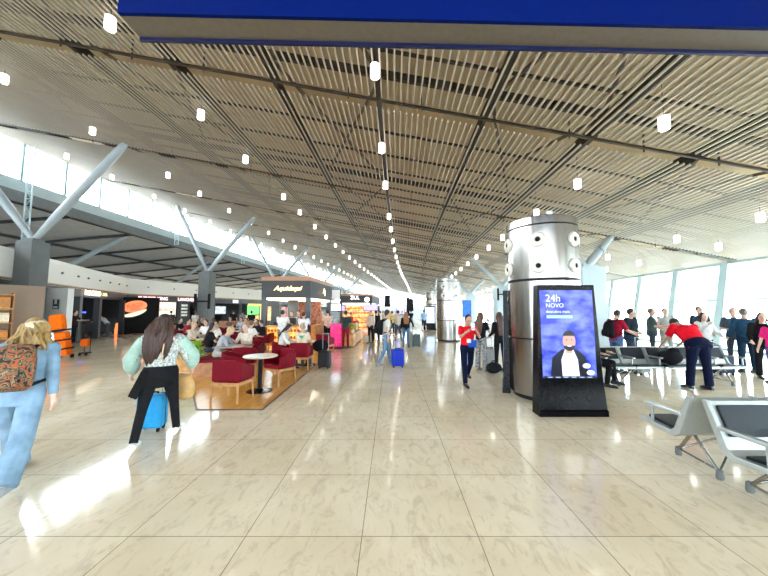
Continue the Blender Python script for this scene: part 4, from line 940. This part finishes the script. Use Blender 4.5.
mb = MB(); mb.loft([(V(0,0,-.24),.06,.05),(V(0,0,-.22),.13,.08),(V(0,0,-.12),.165,.105),(V(0,0,0),.14,.09),(V(0,0,.08),.09,.055),(V(0,0,.12),.12,.07)], V(1,0,0), V(0,1,0)); mb.build('bag_body', mat('tan_leather', (.50,.29,.10), .5, noise=.15, nscale=9, bump=.5), bag, smooth=True)
nbw = p['nb']; mb = MB(); l = bag.location; mb.path([V(-.06,0,.1), Vector((nbw.x+.12-l.x, nbw.y-.17-l.y, nbw.z-.28-l.z)), Vector((nbw.x+.09-l.x, nbw.y-.08-l.y, nbw.z+.0-l.z)), Vector((nbw.x+.09-l.x, nbw.y+.08-l.y, nbw.z-.06-l.z)), Vector((nbw.x+.19-l.x, nbw.y+.2-l.y, nbw.z-.4-l.z)), V(.07,.03,.1)], .009, 6); mb.build('strap', mat('tan_strap', (.55,.38,.2), .5), bag, smooth=True)
suitcase(-3.42, 4.55, 12, .33, .23, .52, (.02,.30,.62), 'sky blue hard suitcase pulled by the woman in leggings', .42)

# woman in red top on her phone
p = person('woman in a red top and navy trousers walking while holding up her phone', 1.78, 7.3, 186, h=1.66, lean=4, head=18, hip=(-16,16), knee=(26,4), sh=(38,36), ab=(14,14), el=(100,100), inn=(38,38), skin=(.50,.28,.19), top=(.72,.012,.02), sleeve=.45, bottom=NAVY, shoe=(.02,.01,.01), hair=(.01,.008,.008), build=1.02, wide=1.1, vox=.011, hips=1.04)
hh = (p['hands'][0]+p['hands'][1])/2
o = empty('phone', hh+V(0,-.03,.05)); tag(o, 'white phone held in both hands by the woman in red', 'phone'); MB().box(-.04,.04,-.005,.005,-.08,.08).build('case', WHITE, o, bevel=.004); MB().box(-.035,.035,.005,.007,-.07,.07).build('display', BLACK, o)
o = empty('belt_bag', p['P']+V(.05,-.16,.1)); tag(o, 'blue and white pouch at the waist of the woman in red', 'bag'); MB().box(-.06,.12,-.04,.04,-.1,.06).build('pouch', cloth((.02,.08,.4)), o, bevel=.02); MB().box(-.1,-.01,-.06,-.0,.0,.09).build('napkin', WHITE, o, bevel=.015)

# man in white T-shirt
p = person('man in white T-shirt and jeans with a black backpack walking right', bx(386,9.75), 9.75, -72, h=1.76, lean=3, hip=(15,-12), knee=(5,14), sh=(24,-10), ab=(10,12), el=(20,14), skin=(.55,.30,.2), top=WT, sleeve=.42, bottom=(.13,.22,.32), shoe=(.3,.3,.3), hair=DKB, vox=.011)
backpack(p, cloth(BLK), 'black backpack on the man in the white T-shirt')
suitcase(.2, 9.5, 10, .36, .25, .55, (.006,.03,.42), 'royal blue suitcase behind the man in the white T-shirt', .3)
# two women near the slab
p = person('woman in black T-shirt and grey patterned trousers facing the gate desk', bx(481,8.9), 9.0, -50, h=1.66, sh=(35,30), el=(30,30), skin=FAIR, top=BLK, sleeve=.42, bottom=(.2,.2,.2), botmat=mat('mottled_grey', (.10,.10,.10), .8, noise=.3, nscale=22, col2=(.38,.38,.38)), shoe=(.3,.3,.3), hair=(.07,.03,.015), hl=.35, wide=1.6, vox=.011)
p = person('woman all in black with long brown hair beside the black edge-on screen', bx(500,8.8), 8.9, 10, h=1.67, sh=(8,8), el=(50,20), skin=FAIR, top=BLK, sleeve=.95, bottom=BLK, hair=(.06,.025,.012), hl=.4, vox=.011)
suitcase(bx(489,9.1), 9.15, 5, .42, .26, .62, (.65,.65,.63), 'pale grey suitcase between the two women in black', .3)
o = empty('duffel_bag', (bx(491,8.7), 8.6, 0), R(30)); tag(o, 'slumped black bag on the floor between the two women', 'bag'); mb = MB(); mb.ell((0,0,.15),(.26,.16,.15)); mb.build('bag_body', cloth(BLK), o, smooth=True); mb = MB(); mb.path([(-.15,0,.24),(-.05,0,.34),(.05,0,.34),(.15,0,.24)], .012); mb.build('handle', MATBLK, o)
# bending man
p = person('man in a bright red shirt bending over the row of seats', 6.72, 6.85, -2, h=1.80, lean=42, head=26, hip=(4,0), knee=(0,0), hab=(6,6), sh=(32,40), ab=(4,4), el=(12,8), skin=(.42,.25,.17), top=(.62,.008,.02), sleeve=.45, bottom=NAVY, shoe=BLK, hair=DKB, build=1.3, vox=.011, wide=1.5, hips=1.1)
o = empty('duffel_bag', (6.62,7.42,.45), R(10)); tag(o, 'black bag on the seat in front of the bending man', 'bag'); mb = MB(); mb.ell((0,0,.16),(.30,.18,.17)); mb.ell((.1,0,.28),(.16,.12,.1)); mb.build('bag_body', cloth(BLK), o, smooth=True); mb = MB(); mb.path([(-.15,-.1,.26),(-.08,-.14,.38),(.05,-.14,.38),(.12,-.1,.28)], .012); mb.build('handle', MATBLK, o)
# seated, mostly hidden
person('seated person in black trousers, only a leg showing behind the advertising screen', 4.7, 7.42, -140, h=1.72, lean=-5, hip=(86,80), knee=(84,88), sh=(30,30), el=(50,50), skin=TANS, top=BLK, sleeve=.9, bottom=BLK, shoe=BLK, hair=DKB, vox=.014)
# queue
Q_ = [
 ('man in maroon T-shirt wearing a black backpack, looking down', 614, 8.7, -80, 1.75, dict(head=22, top=(.30,.01,.03), bottom=(.06,.12,.25), sh=(20,25), el=(30,40), skin=(.5,.28,.2), hair=DKB, bp=1)),
 ('burly man in black T-shirt beside the man in maroon', 629, 9.0, -150, 1.78, dict(head=6, yaw=20, top=(.012,.018,.025), bottom=(.03,.05,.08), sh=(5,5), el=(62,60), inn=(50,50), skin=(.55,.35,.26), hair=DKB, build=1.2)),
 ('short-haired man in grey-green T-shirt looking aside', 650, 10.6, -130, 1.80, dict(top=(.05,.075,.075), bottom=(.04,.05,.06), skin=(.55,.33,.25), hair=(.10,.07,.05), sh=(15,20), el=(40,60))),
 ('fair-skinned young man in pale grey vest behind the bending man', 664, 11.0, 165, 1.80, dict(top=(.38,.40,.38), bottom=(.3,.3,.28), sleeve=.12, skin=(.62,.40,.31), hair=BR, sh=(5,5), el=(95,95), inn=(55,55))),
 ('tall man in dark T-shirt behind the woman in the white cardigan', 698, 10.6, 170, 1.86, dict(top=(.02,.035,.05), bottom=BLK, skin=(.5,.32,.24), hair=DKB)),
 ('woman in a white cardigan with dark hair by the navy suitcases', 702, 8.9, 178, 1.66, dict(top=(.62,.63,.62), sleeve=.95, bottom=BLK, skin=FAIR, hair=DKB, hl=.22, sh=(20,45), el=(40,100), inn=(10,30), build=1.08)),
 ('man in slate T-shirt behind the man in the navy jacket', 732, 9.2, 120, 1.80, dict(top=(.06,.09,.12), bottom=(.05,.06,.08), skin=(.55,.35,.27), hair=BR, sh=(5,5), el=(80,80), inn=(60,60))),
 ('grey-haired man in a navy jacket seen from behind', 743, 8.7, -25, 1.78, dict(yaw=-45, top=(.018,.055,.11), sleeve=.95, bottom=(.012,.03,.06), skin=(.5,.33,.26), hair=(.10,.09,.08), build=1.15, el=(30,30), wide=1.4)),
 ('woman in a black coat at the right edge, dark bobbed hair', 760, 7.9, 150, 1.66, dict(top=BLK, sleeve=.95, bottom=BLK, skin=FAIR, hair=DKB, hl=.12, build=1.15, el=(50,50), wide=1.3)),
 ('fair-haired person in hot pink cut off by the right edge', 771, 7.4, 100, 1.56, dict(top=(.75,.02,.2), sleeve=.5, bottom=(.10,.08,.25), skin=FAIR, hair=(.45,.25,.12), hl=.2)),
]
for lab, px_, Y, fc, h, kw in Q_:
    bp = kw.pop('bp', 0); kw['build'] = kw.get('build', 1.05)*1.06; kw.setdefault('ab', (14,14)); p = person(lab, bx(px_, Y), Y, fc, h=h, vox=.013, **kw)
    if bp: backpack(p, cloth(BLK), 'black backpack worn by the man in maroon at the queue')
suitcase(9.45, 9.2, 5, .4, .26, .72, (.008,.016,.04), 'navy suitcase standing right of the woman in the white cardigan', .35)
suitcase(9.0, 9.35, -12, .36, .24, .6, (.012,.018,.03), 'smaller black suitcase behind the navy one', .45)
suitcase(6.75, 8.45, 10, .36, .24, .6, (.35,.37,.38), 'silver suitcase with raised handle in front of the burly man', .38)
suitcase(bx(720,8.4), 8.45, -8, .40, .26, .50, (.01,.02,.05), 'low dark navy suitcase in front of the man in slate', 0)
# walkway in the middle distance
W_ = [
 ('woman in black jacket and jeans walking away with a grey-green case', 406, 14.6, 0, 1.66, dict(top=BLK, sleeve=.95, bottom=(.07,.16,.26), hair=(.18,.07,.03), hl=.3, sh=(10,25), ab=(8,30), hip=(9,-9), knee=(2,8))),
 ('man in cream jacket walking away past the woman in the black jacket', 398, 17.7, 10, 1.76, dict(top=(.60,.52,.42), sleeve=.95, bottom=(.05,.08,.14), hair=DKB, ab=(30,12), hip=(14,-14), knee=(4,12))),
 ('man in light blue shirt and dark shorts far down the hall', 424, 26, 0, 1.82, dict(top=(.28,.45,.68), sleeve=.5, bottom=(.02,.02,.04), legcut=.3, hip=(12,-12), knee=(4,12))),
 ('person in white top and black trousers standing by a small case', 371, 16.6, 150, 1.72, dict(top=(.65,.55,.48), sleeve=.9, bottom=BLK, hair=(.2,.06,.03))),
 ('man in black jacket right behind the person in white and black', 376, 17.6, 20, 1.74, dict(top=BLK, sleeve=.95, bottom=BLK)),
 ('person in yellow top beyond the man in the white T-shirt', 392, 21, 30, 1.70, dict(top=(.65,.45,.04), bottom=(.03,.03,.03), bp=0)),
 ('person in brown top at the far right of the walkway', 432, 32, 10, 1.72, dict(top=(.2,.14,.05), bottom=(.04,.03,.02))),
 ('person in grey standing far away near the lilac display', 402, 29, 170, 1.72, dict(top=(.3,.3,.32), bottom=BLK)),
 ('person in pale pink far away left of the lilac display', 396, 32, 170, 1.66, dict(top=(.7,.5,.48), bottom=(.1,.1,.12))),
 ('person in dark clothes far away under the black hanging sign', 388, 26, 180, 1.76, dict(top=(.02,.02,.03), bottom=BLK)),
 ('person in beige far away beside the second kiosk', 383, 29, 90, 1.7, dict(top=(.5,.4,.3), bottom=(.1,.12,.2))),
 ('person in white far away at the right wall of the second kiosk', 380, 24.5, 90, 1.7, dict(top=(.7,.7,.7), bottom=BLK)),
 ('person in navy far away between the two distant displays', 411, 35, 0, 1.75, dict(top=NAVY, bottom=(.2,.2,.22))),
 ('shopper in dark green top and red trousers beside the pink rack', 346, 14.2, -20, 1.72, dict(top=(.03,.05,.045), bottom=(.22,.012,.02), hair=(.01,.01,.01), sh=(30,30), el=(40,40))),
 ('shopper in a scarlet top at the wooden display counter', 351, 17.6, -60, 1.66, dict(top=(.8,.03,.02), bottom=(.1,.05,.04), hair=(.3,.1,.03))),
 ('barista in white shirt working at the coffee kiosk front', 283, 12.85, 0, 1.74, dict(top=(.78,.76,.72), bottom=(.2,.2,.2), sh=(40,40), el=(40,40))),
 ('customer in white shirt at the right corner of the kiosk front', 304, 13.0, 0, 1.66, dict(top=(.75,.72,.75), bottom=(.3,.3,.32), sh=(40,40), el=(30,30))),
 ('kiosk worker in brown apron behind the counter', 292, 14.4, 180, 1.68, dict(top=(.22,.1,.06), bottom=BLK, sh=(30,30), el=(50,50))),
 ('kiosk worker in maroon behind the counter, further right', 299, 14.8, 160, 1.7, dict(top=(.25,.04,.05), bottom=BLK)),
 ('customer in pale pink shirt at the right side of the coffee kiosk', 328, 15.2, 30, 1.76, dict(top=(.75,.5,.42), bottom=BLK, sh=(35,35), el=(30,30))),
 ('customer in brown top leaning at the side of the coffee kiosk', 322, 15.9, -160, 1.7, dict(top=(.4,.22,.15), bottom=BLK)),
 ('man in dark T-shirt standing in the entrance of the dark store', 76, 16.4, -60, 1.74, dict(top=(.03,.012,.015), bottom=BLK, sh=(45,45), el=(45,45))),
 ('person in grey T-shirt stooping inside the dark store', 109, 20.6, 120, 1.6, dict(top=(.45,.47,.5), bottom=(.1,.1,.12), lean=35, sh=(60,60))),
 ('person in dark clothes standing before the green lit board', 252, 22, 20, 1.72, dict(top=(.02,.02,.03), bottom=BLK)),
 ('person in black queueing at the bright shop window', 234, 24, 10, 1.78, dict(top=BLK, bottom=BLK)),
 ('person in white queueing at the burger counter', 196, 22, 0, 1.68, dict(top=(.6,.58,.55), bottom=BLK)),
 ('person in grey queueing beneath the bright shop window', 243, 25.5, 0, 1.7, dict(top=(.25,.26,.3), bottom=BLK)),
 ('person in dark clothes at the burger counter under the cream board', 172, 23.5, 20, 1.72, dict(top=(.04,.04,.05), bottom=BLK)),
]
for lab, px_, Y, fc, h, kw in W_:
    kw.pop('bp', 0); kw.setdefault('skin', TANS); kw.setdefault('hair', DKB); kw.setdefault('build', 1.12); person(lab, bx(px_, Y), Y, fc, h=h, vox=.02 if Y < 20 else .026, **kw)
suitcase(1.2, 14.75, 0, .38, .26, .6, (.06,.09,.09), 'grey-green suitcase right of the woman in the black jacket', .3)
suitcase(bx(366,16.4), 16.4, 0, .3, .22, .42, (.5,.45,.4), 'small beige case beside the person in white and black', .4)
o = empty('hanging_jacket', (0,0,0)); bpy.data.objects.remove(o)
# gate agent
person('person in blue shirt seated behind the white gate desk', bx(488,16.5), 16.6, 180, h=1.7, hip=(85,85), knee=(85,85), sh=(30,30), el=(50,50), skin=TANS, top=(.02,.07,.25), bottom=BLK, vox=.02)
# seated in the cafe
def sit(lab, x, y, fc, top, hair=DKB, lean=6, zoff=0., vox=.016, **kw):
    d = dict(hip=(84,80), knee=(84,86), sh=(30,30), el=(45,50), inn=(10,10), skin=TANS, bottom=(.05,.06,.09), sleeve=.45); d.update(kw)
    return person(lab, x, y, fc, h=1.7, lean=lean, top=top, hair=hair, vox=vox, zoff=zoff, **d)
sit('person in grey hoodie with fair hair hunched on the wooden banquette', -4.72, 8.55, -80, (.33,.36,.38), (.35,.25,.13), lean=22, head=12, sleeve=.95, bottom=(.45,.42,.36))
sit('man in cream shirt facing the camera at the brown square table', -4.28, 9.3, 176, (.70,.62,.52), (.22,.12,.06), lean=10, sleeve=.6, skin=FAIR, sh=(40,40), el=(60,70))
o = empty('hand_luggage', (-3.72,8.0,.485), 0); tag(o, 'orange-red neck cushion lying on an armchair by the grey hoodie', 'cushion'); mb = MB(); mb.path([(.13*math.cos(a)*1.1,.1*math.sin(a),.06) for a in [R(q) for q in range(-60,241,30)]], .055, 10); mb.build('cushion_body', cloth((.85,.08,.02)), o, smooth=True); mb = MB(); mb.tube((.06,-.09,.06),(.1,-.14,.06),.02); mb.build('toggle', MATBLK, o)
sit('dark-haired woman in white top looking down at the round cafe table', -3.3, 9.4, -85, (.66,.64,.58), (.01,.008,.008), lean=12, head=20, hl=.12, sleeve=.9, skin=(.55,.33,.24))
sit('man in cream T-shirt with a green print and white cap, back to camera', -2.62, 9.18, -4, (.66,.54,.40), (.3,.2,.12), lean=4, cap=(.75,.75,.72))
gp = mat('green_print', (.04,.35,.14), .7, noise=.3, nscale=20); mb = MB(); mb.ell((0,0,0),(.055,.012,.04)); mb.path([(0,0,-.09),(.01,0,-.02),(-.03,0,.05)], .008); mb.path([(-.08,0,.03),(0,0,0),(.08,0,.04)], .012)
o = mb.build('shirt_print', gp, loc=(-2.6,9.065,.95), smooth=True); pm = [q for q in bpy.data.objects if q.get('label','').startswith('man in cream T-shirt')][0]
bpy.context.view_layer.update(); o.parent = pm; o.matrix_parent_inverse = pm.matrix_world.inverted()
suitcase(-1.98, 9.35, -8, .36, .24, .52, (.012,.013,.015), 'black suitcase with raised handle standing at the wood floor edge', .5)
o = empty('shoulder_bag', (-2.2,9.75,.0)); tag(o, 'large black bag hanging by the man with the green print', 'bag'); mb = MB(); mb.ell((0,0,.62),(.26,.14,.2)); mb.build('bag_body', cloth(BLK), o, smooth=True); mb = MB(); mb.tube((0,0,0),(0,0,.5),.02); mb.build('stand', MATBLK, o)
F_ = [('woman in black with long dark hair left of the grey hoodie', -5.55, 9.5, -60, (.015,.012,.012), DKB, dict(hl=.3)),
 ('man in white T-shirt with dark hair behind the grey hoodie', -6.45, 11.3, -120, (.7,.68,.6), DKB, {}),
 ('man in white seen from behind at a table right of the pillar', -5.2, 11.45, -20, (.75,.70,.66), (.1,.06,.03), {}),
 ('person in black seated below the concrete pillar', -10.0, 16.6, 150, (.03,.03,.03), (.25,.14,.08), {}),
 ('person in beige seated beside the black-clad one below the pillar', -8.5, 14.9, 30, (.5,.42,.3), DKB, {}),
 ('person in grey seated in the centre of the food court', -7.2, 15.5, 180, (.25,.27,.28), BR, {}),
 ('person in white seated in the left part of the food court', -7.7, 13.0, 180, (.7,.68,.66), DKB, {}),
 ('person in dark red seated in the food court near the partition', -9.4, 14.3, -90, (.3,.03,.04), DKB, {}),
 ('person in navy seated at the back of the food court', -6.5, 17.9, 180, (.02,.03,.07), DKB, {}),
 ('person in tan seated in front of the green lit board', -5.5, 17.2, 0, (.5,.33,.2), DKB, {}),
 ('person in black seated just left of the coffee kiosk', -5.9, 13.7, 180, (.02,.02,.02), BR, dict(hl=.2)),
 ('person in pale blue seated far back in the food court', -8.5, 17.7, 180, (.4,.5,.6), DKB, {}),
 ('person in brown seated far back left of the pale blue one', -9.9, 19.2, 180, (.2,.12,.08), DKB, {}),
 ('person in black seated close to the low brown partition', -10.8, 15.8, -90, (.02,.02,.025), DKB, {}),
 ('person in cream seated behind the woman in black', -6.9, 10.75, -90, (.6,.52,.4), (.3,.2,.1), {}),
 ('person in black leaning over a table before the coffee kiosk', -5.3, 12.9, 90, (.015,.015,.02), DKB, {})]
for lab, x, y, fc, tp, hr_, kw in F_: sit(lab, x, y, fc, tp, hr_, vox=.022, **kw)

bake()
# ------------------------------------------------------------------ world, camera
w = bpy.data.worlds.new('bright_sky'); SC.world = w; w.use_nodes = True; nt = w.node_tree; bg_ = nt.nodes['Background']
tc = nt.nodes.new('ShaderNodeTexCoord'); sx = nt.nodes.new('ShaderNodeSeparateXYZ'); rp_ = nt.nodes.new('ShaderNodeValToRGB')
nt.links.new(tc.outputs['Generated'], sx.inputs['Vector']); mr = nt.nodes.new('ShaderNodeMapRange'); mr.inputs['From Min'].default_value = -.1; mr.inputs['From Max'].default_value = .6
nt.links.new(sx.outputs['Z'], mr.inputs['Value']); nt.links.new(mr.outputs['Result'], rp_.inputs['Fac'])
rp_.color_ramp.elements[0].color = (.90,.96,1,1); rp_.color_ramp.elements[1].color = (.88,.95,1,1); nt.links.new(rp_.outputs['Color'], bg_.inputs['Color'])
bg_.inputs['Strength'].default_value = SKY
cam = bpy.data.cameras.new('camera'); co = bpy.data.objects.new('camera', cam); COL.objects.link(co)
cam.sensor_width = 36; cam.lens = 36*309/768; cam.shift_x = -7/768; cam.clip_end = 600; cam.clip_start = .05
co.location = (0,0,1.7); co.rotation_euler = (R(90+4.26),0,0); SC.camera = co
SC.view_settings.view_transform = 'Standard'; SC.view_settings.look = 'None'; SC.view_settings.gamma = 1; SC.view_settings.use_curve_mapping = False
SC.view_settings.exposure = EXPO
SC.cycles.max_bounces = 8; SC.cycles.diffuse_bounces = 5; SC.cycles.glossy_bounces = 3; SC.cycles.transparent_max_bounces = 12; SC.cycles.caustics_reflective = False; SC.cycles.caustics_refractive = False
SC.cycles.sample_clamp_indirect = 6
